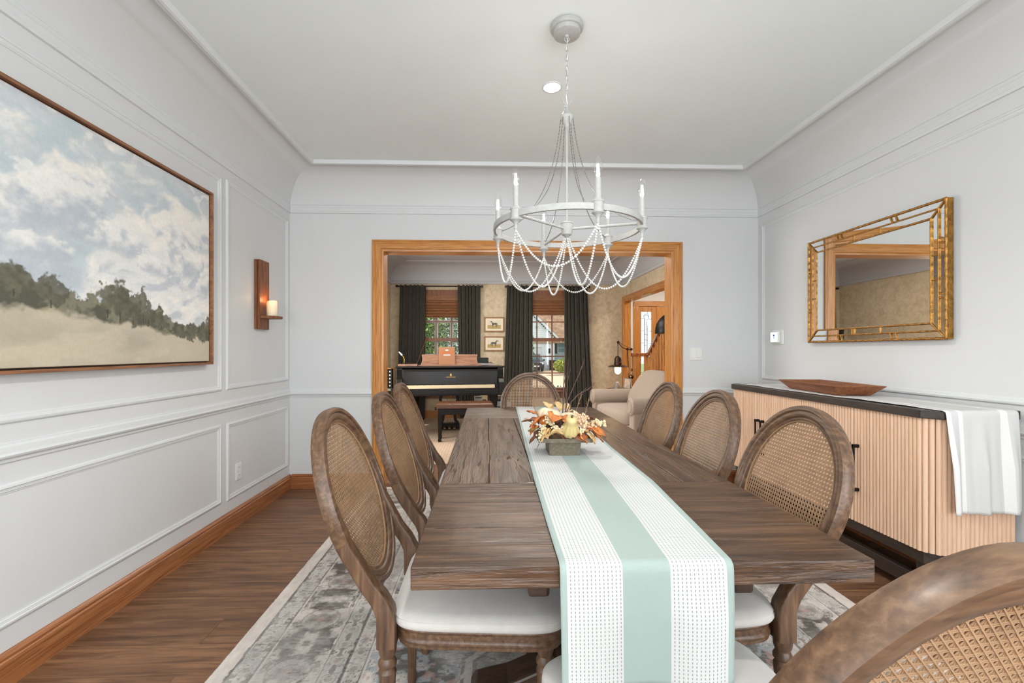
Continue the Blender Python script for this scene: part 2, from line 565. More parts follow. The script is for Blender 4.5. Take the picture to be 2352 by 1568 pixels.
lf = sset('floor_living')
t = NT('carpet_loops')
v = t.coord('pos', (1, 1, 1))
wv = t.n.new('ShaderNodeTexWave'); wv.inputs['Scale'].default_value = 9; wv.inputs['Distortion'].default_value = 1.0
t.link(v, wv.inputs['Vector'])
t.set(Base_Color=t.mix(t.math('MULTIPLY', wv.outputs['Fac'], 0.5), t.ramp(t.noise(v, 40, 3), [(0.3, L(176, 152, 130)), (0.7, L(196, 174, 152))]), L(158, 136, 116)), Roughness=0.95)
t.bump(t.noise(v, 260, 2), 0.5, 0.004)
MB().box(LXL, LXR, 4.9, LY1, -0.02, 0.012).build('carpet', t.m, lf, bevel=0.004)

# ceilings and coves
c = MB().box(XL, XR, YN, YF, ZC, ZC + 0.1)
struct('ceiling', c, CEIL)
struct('trim_1', cove(MB(), ROOM, ZR, ZC + 0.002, CI), WALL, smooth=0.6)
struct('trim_2', rect_sweep(MB(), ROOM, [(CI - 0.045, ZC - 0.004), (CI - 0.04, ZC - 0.022), (CI - 0.03, ZC - 0.03), (CI - 0.018, ZC - 0.028), (CI - 0.012, ZC - 0.034), (CI + 0.002, ZC - 0.03), (CI + 0.006, ZC - 0.014), (CI + 0.006, ZC)]), TRIM, smooth=0.5)
struct('trim_3', rect_sweep(MB(), ROOM, [(0.0, 2.446), (0.012, 2.448), (0.016, 2.462), (0.013, 2.466), (0.013, 2.492), (0.017, 2.497), (0.017, 2.512), (0.006, 2.522), (0.004, 2.532)]), TRIM, smooth=0.4)
c = MB().box(LXL, LXR, LY0, LY1, ZC, ZC + 0.1)
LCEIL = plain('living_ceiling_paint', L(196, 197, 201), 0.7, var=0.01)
struct('ceiling_living', c, LCEIL)
struct('trim_4', cove(MB(), LIV, 2.45, ZC + 0.002, CI), LCEIL, smooth=0.6)
struct('trim_5', rect_sweep(MB(), LIV, [(0, 2.425), (0.02, 2.43), (0.026, 2.45), (0.016, 2.456), (0.02, 2.475), (0.008, 2.485)]), LCEIL, smooth=0.4)
struct('trim_6', rect_sweep(MB(), LIV, [(CI - 0.03, ZC - 0.012), (CI - 0.02, ZC - 0.02), (CI, ZC - 0.014), (CI + 0.004, ZC)]), LCEIL, smooth=0.4)

# walls of the dining room
struct('wall_left', MB().box(XL - 0.12, XL, YN, YF + 0.001, 0, ZC), WALL)
struct('wall_right', MB().box(XR, XR + 0.12, YN, YF + 0.001, 0, ZC), WALL)
w = MB().box(XL, DX0, YF, LY0, 0, ZC).box(DX1, XR, YF, LY0, 0, ZC).box(DX0, DX1, YF, LY0, DZ, ZC)
struct('wall_back', w, WALL)
w = MB().box(XL, -0.95, YN - 0.12, YN, 0, ZC).box(1.55, XR, YN - 0.12, YN, 0, ZC).box(-0.95, 1.55, YN - 0.12, YN, 0, 0.55).box(-0.95, 1.55, YN - 0.12, YN, 2.5, ZC)
struct('wall_front', w, WALL)
w3 = sset('window_3')
w3.location = (0.3, YN, 0.55)
for nm, bx in (('window_frame', (-0.95, -0.88, 0.55, 2.5)), ('window_frame', (1.48, 1.55, 0.55, 2.5)), ('window_mullion', (0.27, 0.33, 0.55, 2.5))):
    MB().box(bx[0], bx[1], YN - 0.08, YN - 0.02, bx[2], bx[3]).build(nm, TRIM, w3, off=(0.3, YN, 0.55), bevel=0.004)
for z in (0.55, 2.43):
    MB().box(-0.88, 1.48, YN - 0.08, YN - 0.02, z, z + 0.07).build('window_rail', TRIM, w3, off=(0.3, YN, 0.55), bevel=0.004)


def frame_mould(name, x, sg, y0, y1, z0, z1, w=0.036, h=0.012):
    """picture frame moulding on a side wall x, standing out along sg"""
    pr = [(0, 0), (0, 0.35), (0.12, 0.75), (0.3, 0.95), (0.42, 1.0), (0.5, 0.7), (0.62, 0.62), (0.72, 0.5), (0.8, 0.55), (0.9, 0.3), (1.0, 0.25), (1.0, 0)]
    R = []
    for d, e in pr:
        d *= w; e *= h
        R.append([(x + sg * e, y0 + d, z0 + d), (x + sg * e, y1 - d, z0 + d), (x + sg * e, y1 - d, z1 - d), (x + sg * e, y0 + d, z1 - d)])
    struct(name, MB().rings(R, cap=False), TRIM, smooth=0.35)


tn = [7]


def nm():
    tn[0] += 1
    return 'trim_%d' % (tn[0] - 1)


frame_mould(nm(), XL, 1, 0.62, 3.064, 0.957, 2.368)
frame_mould(nm(), XL, 1, 0.62, 3.059, 0.215, 0.738)
frame_mould(nm(), XL, 1, 3.122, 4.063, 0.960, 2.376)
frame_mould(nm(), XL, 1, 3.126, 4.063, 0.208, 0.736)
frame_mould(nm(), XL, 1, -3.1, 0.56, 0.957, 2.368)
frame_mould(nm(), XL, 1, -3.1, 0.56, 0.215, 0.738)
frame_mould(nm(), XR, -1, 1.02, 4.046, 0.967, 2.366)
frame_mould(nm(), XR, -1, 1.02, 4.046, 0.215, 0.738)
frame_mould(nm(), XR, -1, -3.1, 0.96, 0.967, 2.366)
frame_mould(nm(), XR, -1, -3.1, 0.96, 0.215, 0.738)

CR = [(0, 0.812), (0.008, 0.816), (0.010, 0.828), (0.020, 0.834), (0.024, 0.842), (0.016, 0.850), (0.016, 0.853), (0.014, 0.872), (0.006, 0.880), (0.006, 0.885), (0, 0.888)]
BB = [(0.020, 0.0), (0.020, 0.098), (0.014, 0.103), (0.015, 0.112), (0.009, 0.122), (0.004, 0.127), (0.0, 0.128)]


def wallstrip(mb, prof, side, a, b, ends=True):
    def P(d, z, s):
        if side == 'L': return (XL + d, s, z)
        if side == 'R': return (XR - d, s, z)
        if side == 'B': return (s, YF - d, z)
    m0 = [P(d, z, a) for d, z in prof]; m1 = [P(d, z, b) for d, z in prof]
    mb.rings([m0, m1], cap=True)
    return mb


struct(nm(), wallstrip(MB(), CR, 'L', YN, YF), TRIM, smooth=0.4)
struct(nm(), wallstrip(MB(), CR, 'R', YN, YF), TRIM, smooth=0.4)
struct(nm(), wallstrip(MB(), CR, 'B', XL, -1.033), TRIM, smooth=0.4)
struct(nm(), wallstrip(MB(), CR, 'B', 1.778, XR), TRIM, smooth=0.4)
struct('baseboard_left', wallstrip(MB(), BB, 'L', YN, YF), BASEY, smooth=0.4)
struct('baseboard_right', wallstrip(MB(), BB, 'R', YN, YF), BASEY, smooth=0.4)
struct('baseboard_back', wallstrip(wallstrip(MB(), BB, 'B', XL + 0.02, -1.033), BB, 'B', 1.778, XR - 0.02), BASEX, smooth=0.4)


# cased opening: casing legs, head, jambs, each a part of door_1
def casing_profile(w):
    return [(0, 0), (0, 0.018), (0.16 * w, 0.024), (0.22 * w, 0.020), (0.30 * w, 0.022), (0.7 * w, 0.018), (0.78 * w, 0.020), (0.86 * w, 0.012), (w, 0.010), (w, 0)]


d1 = sset('door_1')
cw = 0.101
for nm_, side in (('casing', 'l'), ('casing', 'r'), ('head_casing', 't')):
    m = MB()
    R0 = []; R1 = []
    for d, e in casing_profile(cw):
        q = cw - d   # distance outwards from the opening
        if side == 'l': R0.append((DX0 - q, YF - e, 0)); R1.append((DX0 - q, YF - e, DZ + q))
        if side == 'r': R0.append((DX1 + q, YF - e, 0)); R1.append((DX1 + q, YF - e, DZ + q))
        if side == 't': R0.append((DX0 - q, YF - e, DZ + q)); R1.append((DX1 + q, YF - e, DZ + q))
    m.rings([R0, R1])
    m.build(nm_, OAK_X if side == 't' else OAK_Z, d1, smooth=0.35)
MB().box(DX0 - 0.012, DX0 + 0.001, YF - 0.001, LY0 + 0.012, 0, DZ).build('jamb', OAK_Z, d1)
MB().box(DX1 - 0.001, DX1 + 0.012, YF - 0.001, LY0 + 0.012, 0, DZ).build('jamb', OAK_Z, d1)
MB().box(DX0 - 0.012, DX1 + 0.012, YF - 0.001, LY0 + 0.012, DZ - 0.001, DZ + 0.012).build('head_jamb', OAK_X, d1)

# ------------------------------------------------------------------ living room shell
t = NT('leafy_wallpaper')
v = t.coord('pos', (1, 1, 1))
f1 = t.noise(v, 11, 6, 0.66, 0.7)
f2 = t.noise(v, 2.2, 3, 0.5, 0.4)
c0 = t.ramp(f1, [(0.36, L(192, 172, 142)), (0.5, L(208, 190, 160)), (0.62, L(216, 200, 174))])
c0 = t.mix(t.math('MULTIPLY', t.math('SUBTRACT', f2, 0.5, clamp=True), 1.6, clamp=True), c0, L(204, 192, 156))
t.set(Base_Color=c0, Roughness=0.6)
PAPER = t.m
# window openings in the far wall: (centre x, half width, z0, z1)
WINS = [(-0.80, 0.47, 0.50, 2.24), (1.044, 0.47, 0.50, 2.24)]
w = MB()
xs = [LXL - 0.1, WINS[0][0] - 0.47, WINS[0][0] + 0.47, WINS[1][0] - 0.47, WINS[1][0] + 0.47, LXR + 0.112]
for i in range(5):
    if i in (1, 3):
        w.box(xs[i], xs[i + 1], LY1, LY1 + 0.16, 0, 0.50).box(xs[i], xs[i + 1], LY1, LY1 + 0.16, 2.24, ZC)
    else:
        w.box(xs[i], xs[i + 1], LY1, LY1 + 0.16, 0, ZC)
struct('wall_living_back', w, PAPER)
struct('wall_living_left', MB().box(LXL - 0.1, LXL, LY0, LY1, 0, ZC), PAPER)
OY0, OY1 = 4.75, 8.15
w = MB().box(LXR, LXR + 0.112, LY0, OY0, 0, ZC).box(LXR, LXR + 0.112, OY1, LY1, 0, ZC).box(LXR, LXR + 0.112, OY0, OY1, 2.105, ZC)
struct('wall_living_right', w, PAPER)
d2 = sset('door_2')
for a, s in ((OY1, 1), (OY0, -1)):
    m = MB(); R0 = []; R1 = []
    for d, e in casing_profile(0.1):
        q = 0.1 - d
        R0.append((LXR - e, a + s * q, 0)); R1.append((LXR - e, a + s * q, 2.105 + q))
    m.rings([R0, R1]).build('casing', OAK_Z, d2, smooth=0.35)
    MB().box(LXR - 0.002, LXR + 0.114, a - 0.001 if s > 0 else a - 0.011, a + 0.011 if s > 0 else a + 0.001, 0, 2.105).build('jamb', OAK_Z, d2)
m = MB(); R0 = []; R1 = []
for d, e in casing_profile(0.1):
    q = 0.1 - d
    R0.append((LXR - e, OY0 - q, 2.105 + q)); R1.append((LXR - e, OY1 + q, 2.105 + q))
m.rings([R0, R1]).build('head_casing', OAK_Y, d2, smooth=0.35)
MB().box(LXR - 0.002, LXR + 0.114, OY0, OY1, 2.104, 2.115).build('head_jamb', OAK_Y, d2)
struct('baseboard_living_back', MB().box(LXL, LXR, LY1 - 0.02, LY1, 0, 0.14), OAK_X, bevel=0.004)
struct('baseboard_living_left', MB().box(LXL, LXL + 0.02, LY0, LY1 - 0.02, 0, 0.14), OAK_Y, bevel=0.004)

# windows: sashes, muntins, panes
for wi, (cx, hw, z0, z1) in enumerate(WINS):
    wn = sset('window_%d' % (wi + 1)); wn.location = (cx, LY1, z0)
    off = (cx, LY1, z0)
    ga, gb = cx - 0.42, cx + 0.42
    # inner casing boards
    for x in (cx - hw - 0.06, cx + hw - 0.05):
        MB().box(x, x + 0.11, LY1 - 0.02, LY1, z0 - 0.02, z1 + 0.08).build('window_casing', WINW, wn, off=off, bevel=0.004)
    MB().box(cx - hw - 0.06, cx + hw + 0.06, LY1 - 0.022, LY1, z1 - 0.03, z1 + 0.08).build('window_casing', WINW, wn, off=off, bevel=0.004)
    MB().box(cx - hw - 0.09, cx + hw + 0.09, LY1 - 0.06, LY1 + 0.03, z0 - 0.03, z0 + 0.0).build('window_sill', WINW, wn, off=off, bevel=0.005)
    MB().box(cx - hw - 0.06, cx + hw + 0.06, LY1 - 0.02, LY1, z0 - 0.13, z0 - 0.03).build('window_apron', WINW, wn, off=off, bevel=0.004)
    for x in (cx - hw, cx + 0.42):
        MB().box(x, x + 0.05, LY1, LY1 + 0.1, z0, z1).build('window_jamb', WINW, wn, off=off)
    for (a, b, y) in ((z0 + 0.0, 1.425, LY1 + 0.03), (1.425, z1, LY1 + 0.06)):
        lower = a < 1
        st = MB()
        for x in (ga - 0.0, gb - 0.045): st.box(x, x + 0.045, y, y + 0.035, a, b)
        st.build('sash_stile', WINW, wn, off=off)
        st = MB()
        st.box(ga, gb, y - 0.002, y + 0.037, a, a + (0.045 if lower else 0.032))
        st.box(ga, gb, y - 0.002, y + 0.037, b - (0.032 if lower else 0.05), b)
        st.build('sash_rail', WINW, wn, off=off)
        zs = [a + (b - a) * q for q in ((0.34, 0.67) if lower else (0.40, 0.78))]
        for x in (cx - 0.1395, cx + 0.1395):
            MB().box(x - 0.011, x + 0.011, y + 0.004, y + 0.028, a + 0.03, b - 0.03).build('muntin', WINW, wn, off=off)
        for z in zs:
            MB().box(ga + 0.04, gb - 0.04, y + 0.006, y + 0.026, z - 0.011, z + 0.011).build('muntin', WINW, wn, off=off)
        xs_ = [ga + 0.02, cx - 0.1395, cx + 0.1395, gb - 0.02]; zz = [a + 0.02] + zs + [b - 0.02]
        for i in range(3):
            for j in range(3):
                MB().box(xs_[i], xs_[i + 1], y + 0.014, y + 0.018, zz[j], zz[j + 1]).build('pane', GLASS, wn, off=off)
    # white storm frame outside; first window's white bars imitate reflections on the muntins
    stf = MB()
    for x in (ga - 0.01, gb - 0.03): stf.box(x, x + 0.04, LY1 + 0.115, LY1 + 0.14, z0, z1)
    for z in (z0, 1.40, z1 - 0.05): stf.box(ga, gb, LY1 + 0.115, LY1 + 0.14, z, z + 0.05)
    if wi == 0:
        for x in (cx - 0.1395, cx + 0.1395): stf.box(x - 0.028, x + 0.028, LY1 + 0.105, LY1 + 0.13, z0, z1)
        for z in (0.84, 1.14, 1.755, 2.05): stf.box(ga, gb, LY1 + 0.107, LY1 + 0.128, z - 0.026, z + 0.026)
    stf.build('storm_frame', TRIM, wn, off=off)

# ------------------------------------------------------------------ foyer beyond the side opening
FW = plain('foyer_paint', L(226, 222, 218), 0.6, var=0.01)
struct('floor_foyer', MB().box(2.587, 5.4, 4.2, 8.9, -0.02, 0.0), FLOOR)
struct('ceiling_foyer', MB().box(2.587, 5.4, 4.2, 8.9, ZC, ZC + 0.1), FW)
w = MB().box(2.587, 2.985, 8.9, 9.0, 0, ZC).box(4.3, 5.4, 8.9, 9.0, 0, ZC).box(2.985, 4.3, 8.9, 9.0, 2.1, ZC)
struct('wall_foyer_back', w, FW)
struct('wall_foyer_right', MB().box(5.4, 5.5, 4.2, 9.0, 0, ZC), FW)
struct('wall_foyer_front', MB().box(2.587, 5.5, 4.1, 4.2, 0, ZC), FW)
d3 = sset('door_3'); off = (3.3, 8.9, 0); d3.location = off
MB().box(2.88, 2.985, 8.875, 8.9, 0, 2.2).build('casing', OAK_Z, d3, off=off, bevel=0.004)
MB().box(2.88, 4.4, 8.872, 8.9, 2.1, 2.2).build('head_casing', OAK_X, d3, off=off, bevel=0.004)
MB().box(4.3, 4.4, 8.875, 8.9, 0, 2.2).build('casing', OAK_Z, d3, off=off, bevel=0.004)
# sidelight with leaded glass
sl = MB().box(2.985, 3.035, 8.9, 8.94, 0, 2.1).box(3.245, 3.335, 8.9, 8.94, 0, 2.1).box(3.035, 3.245, 8.9, 8.94, 1.995, 2.1).box(3.035, 3.245, 8.9, 8.94, 0, 0.35)
sl.build('sidelight_frame', OAK_Z, d3, off=off, bevel=0.003)
MB().box(3.335, 3.40, 8.885, 8.94, 0, 2.1).build('mullion_post', OAK_Z, d3, off=off, bevel=0.004)
LG = clear_glass('leaded_glass', 0.3, (0.96, 0.98, 0.96), 0.2)
MB().box(3.035, 3.245, 8.918, 8.924, 0.35, 1.995).build('leaded_pane', LG, d3, off=off)
le = MB()
LEAD = plain('lead_came', L(58, 58, 56), 0.5, 0.5)
yb = 8.915


def came(*pts):
    le.tube([(x, yb, z) for x, z in pts], 0.0042, 5)


for z in (1.86, 1.62, 1.375, 1.1, 0.8, 0.55): came((3.035, z), (3.095, z)); came((3.19, z - 0.01), (3.245, z - 0.01))
came((3.097, 1.15), (3.097, 1.86)); came((3.115, 1.2), (3.115, 1.88)); came((3.14, 1.2), (3.14, 1.80)); came((3.17, 1.2), (3.17, 1.72))
ar = [(3.14 + 0.045 * math.cos(a), 1.88 + 0.05 * math.sin(a)) for a in np.linspace(PI, -PI / 2, 14)]
came(*ar)
ar = [(3.14 + 0.055 * math.cos(a), 1.89 + 0.065 * math.sin(a)) for a in np.linspace(PI, 0, 10)]
came(*ar); came((3.17, 1.955), (3.17, 1.995))
for z in (1.55, 1.44, 1.33): came((3.097, z), (3.14, z)); came((3.14, z + 0.1), (3.17, z + 0.1))
for zc in (0.7, 0.95): came(*[(3.14 + 0.03 * math.cos(a), zc + 0.06 * math.sin(a)) for a in np.linspace(0, 2 * PI, 14)])
le.build('lead_came', LEAD, d3, off=off)
# entrance door leaf beside it
MB().box(3.40, 4.3, 8.905, 8.95, 0.005, 2.09).build('door_leaf', OAK_Z, d3, off=off, bevel=0.003)
for z0, z1 in ((0.2, 0.9), (1.05, 1.95)):
    for x0 in (3.52, 3.9): MB().box(x0, x0 + 0.28, 8.897, 8.906, z0, z1).build('door_panel', OAK_Z, d3, off=off, bevel=0.006)

# ================================================================== pattern helpers (numpy)
TBL = np.random.default_rng(5).random((256, 256))


def vn(x, y, seed=0):
    xi = np.floor(x).astype(int); yi = np.floor(y).astype(int)
    fx = x - xi; fy = y - yi
    fx = fx * fx * (3 - 2 * fx); fy = fy * fy * (3 - 2 * fy)
    s = seed * 37
    g = lambda a, b: TBL[(a + s) % 256, (b + s * 3) % 256]
    return (g(xi, yi) * (1 - fx) + g(xi + 1, yi) * fx) * (1 - fy) + (g(xi, yi + 1) * (1 - fx) + g(xi + 1, yi + 1) * fx) * fy


def fbm(x, y, seed=0, o=4, g=0.5):
    r = 0; a = 1; t = 0
    for k in range(o):
        r = r + a * vn(x * 2 ** k, y * 2 ** k, seed + k); t += a; a *= g
    return r / t


def lerp(a, b, t):
    t = np.clip(t, 0, 1)[..., None]
    return a * (1 - t) + np.asarray(b) * t


def ss(a, b, x):
    t = np.clip((x - a) / (b - a), 0, 1)
    return t * t * (3 - 2 * t)


# ================================================================== RUG
RX0, RX1, RY0, RY1 = -1.035, 1.762, 0.42, 4.085


def rug_colors(nx, ny):
    u, v = np.meshgrid(np.linspace(0, 1, nx + 1), np.linspace(0, 1, ny + 1))
    wx, wy = (RX1 - RX0) / 2, (RY1 - RY0) / 2
    U = (u - 0.5) * 2 * wx; V = (v - 0.5) * 2 * wy
    dU = wx - abs(U); dV = wy - abs(V)
    d = np.minimum(dU, dV)
    s = np.where(dU < dV, V, U)
    cream = np.array(L(212, 202, 194)); lg = np.array(L(190, 186, 181)); bg = np.array(L(158, 165, 169))
    dk = np.array(L(94, 85, 77)); ru = np.array(L(186, 150, 138)); md = np.array(L(138, 130, 122))
    # warp a little so that lines look woven
    wob = (fbm(U * 30, V * 30, 3, 2) - 0.5) * 0.012
    dd = d + wob * 0.4

    def tri(x, p): return abs(((x / p) % 2) - 1)

    def orn(x, y, seed, k):
        n = fbm(x * k, y * k, seed, 3, 0.55)
        return n

    c = np.zeros(U.shape + (3,)) + lg
    # ---- field: repeated medallions mirrored about both axes
    P = 0.62
    fx = abs(U) / 0.42; fy = tri(V, P)
    ax = abs(U); ay = fy * P
    n = orn(ax * 1.0, ay, 11, 16)
    n2 = orn(ax, ay, 23, 26)
    c = lerp(c, bg, ss(0.46, 0.58, n))
    c = lerp(c, dk, ss(0.60, 0.63, n) * 0.85)
    c = lerp(c, cream, ss(0.40, 0.34, n))
    c = lerp(c, ru, ss(0.66, 0.69, n2) * 0.7)
    c = lerp(c, dk, (abs(n - 0.47) < 0.012) * 0.75)
    c = lerp(c, cream, (abs(n - 0.50) < 0.010) * 0.9)
    c = lerp(c, dk, (abs(n2 - 0.40) < 0.012) * 0.45)
    mx, my = ax, (fy - 0.0) * P
    r8 = np.maximum(np.maximum(mx * 0.95, my), (mx + my) * 0.70)
    inside = r8 < 0.40
    c2 = np.zeros_like(c) + cream
    m1 = orn(mx, my, 41, 17)
    c2 = lerp(c2, bg, ss(0.52, 0.60, m1)); c2 = lerp(c2, dk, (abs(m1 - 0.50) < 0.014) * 0.8)
    c2 = lerp(c2, lg, ss(0.42, 0.36, m1))
    c2 = lerp(c2, md, (r8 < 0.19) * 0.8); c2 = lerp(c2, cream, (r8 < 0.165) * 0.9)
    c2 = lerp(c2, dk, (abs(r8 - 0.125) < 0.006) * 0.8)
    sp = (abs(np.sin(mx * 26)) * abs(np.sin(my * 26)) > 0.80)
    c2 = lerp(c2, dk, sp * 0.6)
    c = np.where(inside[..., None], c2, c)
    c = lerp(c, dk, ((r8 > 0.385) & (r8 < 0.402)) * 0.85)
    c = lerp(c, cream, ((r8 > 0.402) & (r8 < 0.425)) * 0.9)
    c = lerp(c, dk, ((abs(r8 - 0.435) < 0.007) & ((tri(mx + my, 0.035)) > 0.4)) * 0.8)
    # ---- borders

    def band(a, b, base, seed, k, per, da, li):
        nonlocal c
        m = (dd > a) & (dd < b)
        q = (dd - a) / (b - a)
        x = tri(s, per) * per
        n = orn(x, abs(q - 0.5) * (b - a), seed, k)
        e = np.zeros_like(c) + base
        e = lerp(e, da, ss(0.53, 0.60, n) * 0.9)
        e = lerp(e, li, ss(0.43, 0.36, n) * 0.9)
        e = lerp(e, cream, (abs(n - 0.47) < 0.016) * 0.9); e = lerp(e, dk, (abs(n - 0.51) < 0.013) * 0.85)
        # rosettes
        rr = np.hypot(x - per * 0.5, (q - 0.5) * (b - a)) / (b - a)
        e = lerp(e, li, ((rr < 0.33)) * 0.4); e = lerp(e, dk, ((abs(rr - 0.34) < 0.02)) * 0.4)
        e = lerp(e, da, ((rr < 0.2)) * 0.35); e = lerp(e, ru, ((rr < 0.07)) * 0.7)
        c = np.where(m[..., None], e, c)

    band(0.49, 0.56, lg, 61, 40, 0.09, md, cream)
    band(0.165, 0.40, np.array(L(172, 166, 159)), 71, 21, 0.34, dk, cream)
    band(0.405, 0.485, cream, 81, 42, 0.10, md, lg)
    band(0.075, 0.155, cream, 91, 40, 0.09, md, lg)
    for a, b, q, f in ((0.0, 0.062, cream, 1), (0.062, 0.074, dk, 0.85), (0.153, 0.160, dk, 0.7), (0.160, 0.168, cream, 1), (0.398, 0.404, cream, 1), (0.404, 0.410, dk, 0.6), (0.484, 0.496, dk, 0.75), (0.496, 0.503, cream, 1), (0.556, 0.562, dk, 0.7), (0.562, 0.57, cream, 1)):
        c = lerp(c, q, ((dd >= a) & (dd < b)) * f)
    # ---- wear
    big = fbm(U * 2.6, V * 2.6, 101, 4)
    fine = fbm(U * 26, V * 90, 111, 3)
    f3 = fbm(U * 90, V * 30, 121, 3)
    c = lerp(c, lg * 1.06, np.clip(ss(0.42, 0.66, big) * 0.42 + ss(0.50, 0.76, fine) * 0.26, 0, 0.8) * (dd > 0.062))
    c = c * (0.93 + 0.30 * f3[..., None])
    c = lerp(c, dk, ss(0.62, 0.8, fbm(U * 40, V * 160, 131, 3)) * ss(0.45, 0.6, fbm(U * 4, V * 4, 141, 3)) * 0.55 * (dd > 0.075))
    return c


nx, ny = 640, 838
RUGM = vcol('oriental_rug', 0.95, 0.5, 380, weave=0.22)
me = grid_mesh('rug', nx, ny, lambda u, v: (RX0 + (RX1 - RX0) * u - 0.36, RY0 + (RY1 - RY0) * v - 2.25, 0 * u + 0.010), RUGM, rug_colors(nx, ny))
o = inst('area_rug', me, None, (0.36, 2.25, 0.001))
tag(o, 'large faded grey and cream oriental rug under the dining table', 'rug')
solid(o, 0.0095)

# ================================================================== TABLE
TX0, TX1, TY0, TY1, TZ = -0.165, 0.852, 0.97, 3.675, 0.765
tc = (0.344, 2.32, 0)
tb = thing('dining_table', 'long dark distressed plank trestle table in the middle of the rug', 'table', tc)


def plank(x0, x1, y0, y1, m):
    g = 0.0012
    b = MB().box(x0 + g, x1 - g, y0 + g, y1 - g, 0.714, TZ)
    b.build('plank', m, tb, off=tc, bevel=0.0032)


ys = [TY0, 1.182, 1.378, 1.577]
for a, b in zip(ys[:-1], ys[1:]): plank(TX0, TX1, a, b, TAB_X)
ys = [3.10, 3.29, 3.48, TY1]
for a, b in zip(ys[:-1], ys[1:]): plank(TX0, TX1, a, b, TAB_X)
for i in range(6): plank(TX0 + i * 1.017 / 6, TX0 + (i + 1) * 1.017 / 6, 1.577, 3.10, TAB_Y)
for x in (0.092, 0.566):
    MB().box(x, x + 0.05, 1.03, 3.6, 0.662, 0.714).build('slide_rail', TAB_D, tb, off=tc, bevel=0.008)
for y in (1.25, 3.4):
    MB().box(0.0, 0.69, y - 0.03, y + 0.03, 0.69, 0.714).build('cross_batten', TAB_D, tb, off=tc, bevel=0.004)


def trestle(y):
    m = MB()
    # foot: curved ogee profile in XZ, extruded along Y
    P = [(-0.40, 0), (-0.40, 0.115), (-0.385, 0.135), (-0.34, 0.146), (-0.28, 0.158), (-0.22, 0.182), (-0.16, 0.208), (-0.12, 0.216), (-0.10, 0.23)]
    top = [(0.344 + a, b + 0.0115) for a, b in P] + [(0.344 - a, b + 0.0115) for a, b in reversed(P)]
    bot = [(0.344 + 0.25, 0.0115), (0.344 + 0.22, 0.035), (0.344 - 0.22, 0.035), (0.344 - 0.25, 0.0115)]
    m.prism(top + bot, y - 0.055, y + 0.055, 'y')
    m.build('trestle_foot', TAB_D, tb, off=tc, bevel=0.008)
    MB().box(0.254, 0.434, y - 0.05, y + 0.05, 0.22, 0.66).build('pedestal', TAB_D, tb, off=tc, bevel=0.01)
    Q = [(0.0, 0.66), (0.04, 0.62), (0.12, 0.59), (0.24, 0.565), (0.45, 0.565), (0.57, 0.59), (0.65, 0.62), (0.69, 0.66)]
    MB().prism(Q, y - 0.045, y + 0.045, 'y').build('bolster', TAB_D, tb, off=tc, bevel=0.008)


trestle(1.49); trestle(2.98)
MB().box(0.309, 0.379, 1.53, 2.94, 0.26, 0.36).build('stretcher', TAB_D, tb, off=tc, bevel=0.008)

# ------------------------------------------------------------------ table runner
t = NT('striped_runner_cloth')
uvn = t.n.new('ShaderNodeTexCoord').outputs['UV']
sp = t.n.new('ShaderNodeSeparateXYZ'); t.link(uvn, sp.inputs[0])
uu, vv = sp.outputs[0], sp.outputs[1]


def between(a, b, x=None):
    x = uu if x is None else x
    return t.math('MULTIPLY', t.math('GREATER_THAN', x, a), t.math('LESS_THAN', x, b))


white = t.math('ADD', between(0.038, 0.357), between(0.632, 0.958), clamp=True)
col = t.mix(white, L(158, 173, 167), L(204, 204, 202))
colu = t.math('FRACT', t.math('DIVIDE', t.math('SUBTRACT', uu, 0.047), 0.0237))
dash = t.math('MULTIPLY', between(0.36, 0.60, colu), between(0.25, 0.78, t.math('FRACT', t.math('DIVIDE', vv, 0.0082))))
inner = t.math('ADD', between(0.047, 0.350), between(0.640, 0.950), clamp=True)
col = t.mix(t.math('MULTIPLY', t.math('MULTIPLY', dash, inner), 0.75), col, L(112, 118, 114))
nv = t.noise(t.coord('uv', (260, 700, 1)), 1.0, 2)
col = t.mix(0.16, col, t.ramp(nv, [(0.3, (0.55, 0.55, 0.55)), (0.7, (1, 1, 1))]), 'MULTIPLY')
t.set(Base_Color=col, Roughness=0.9, Sheen_Weight=0.15)
t.bump(t.math('ADD', nv, t.math('MULTIPLY', dash, -1.5)), 0.35, 0.0015)
RUNM = t.m
Ya = [0.95, 1.2, 1.57, 2.1, 2.8, 3.7]
LFT = [0.153, 0.156, 0.163, 0.176, 0.200, 0.228]
RGT = [0.527, 0.548, 0.575, 0.582, 0.600, 0.634]
PL = 2.702; HL = 0.250; BR = 0.014


def runner_xyz(u, v):
    sarc = (1 - v) * (PL + HL)            # 0 = far end, then over the near edge
    flat = PL - BR
    Y = np.where(sarc < flat, TY1 - 0.012 - sarc, 0)
    ang = np.clip((sarc - flat) / BR, 0, PI / 2)
    over = np.clip(sarc - flat - BR * PI / 2, 0, None)
    y0 = TY1 - 0.012 - flat
    Y = np.where(sarc < flat, TY1 - 0.012 - sarc, y0 - BR * np.sin(ang))
    Z = np.where(sarc < flat, TZ + 0.0035, TZ + 0.0035 - BR * (1 - np.cos(ang)) - over)
    l = np.interp(Y, Ya, LFT); r = np.interp(Y, Ya, RGT)
    l = l + np.where(over > 0, over * 0.015, 0); r = r + np.where(over > 0, -over * 0.01, 0)
    X = l + (r - l) * u
    ripple = (fbm(X * 9, Y * 3 + Z * 3, 7, 3) - 0.5)
    Z = Z + np.where(sarc < flat, np.clip(ripple * 0.006, 0, 1), 0)
    Y = Y - np.where(over > 0, np.clip(over / 0.1, 0, 1) * (0.006 + 0.012 * np.sin(u * 9 + 0.6) * u), 0)
    return X, Y, Z


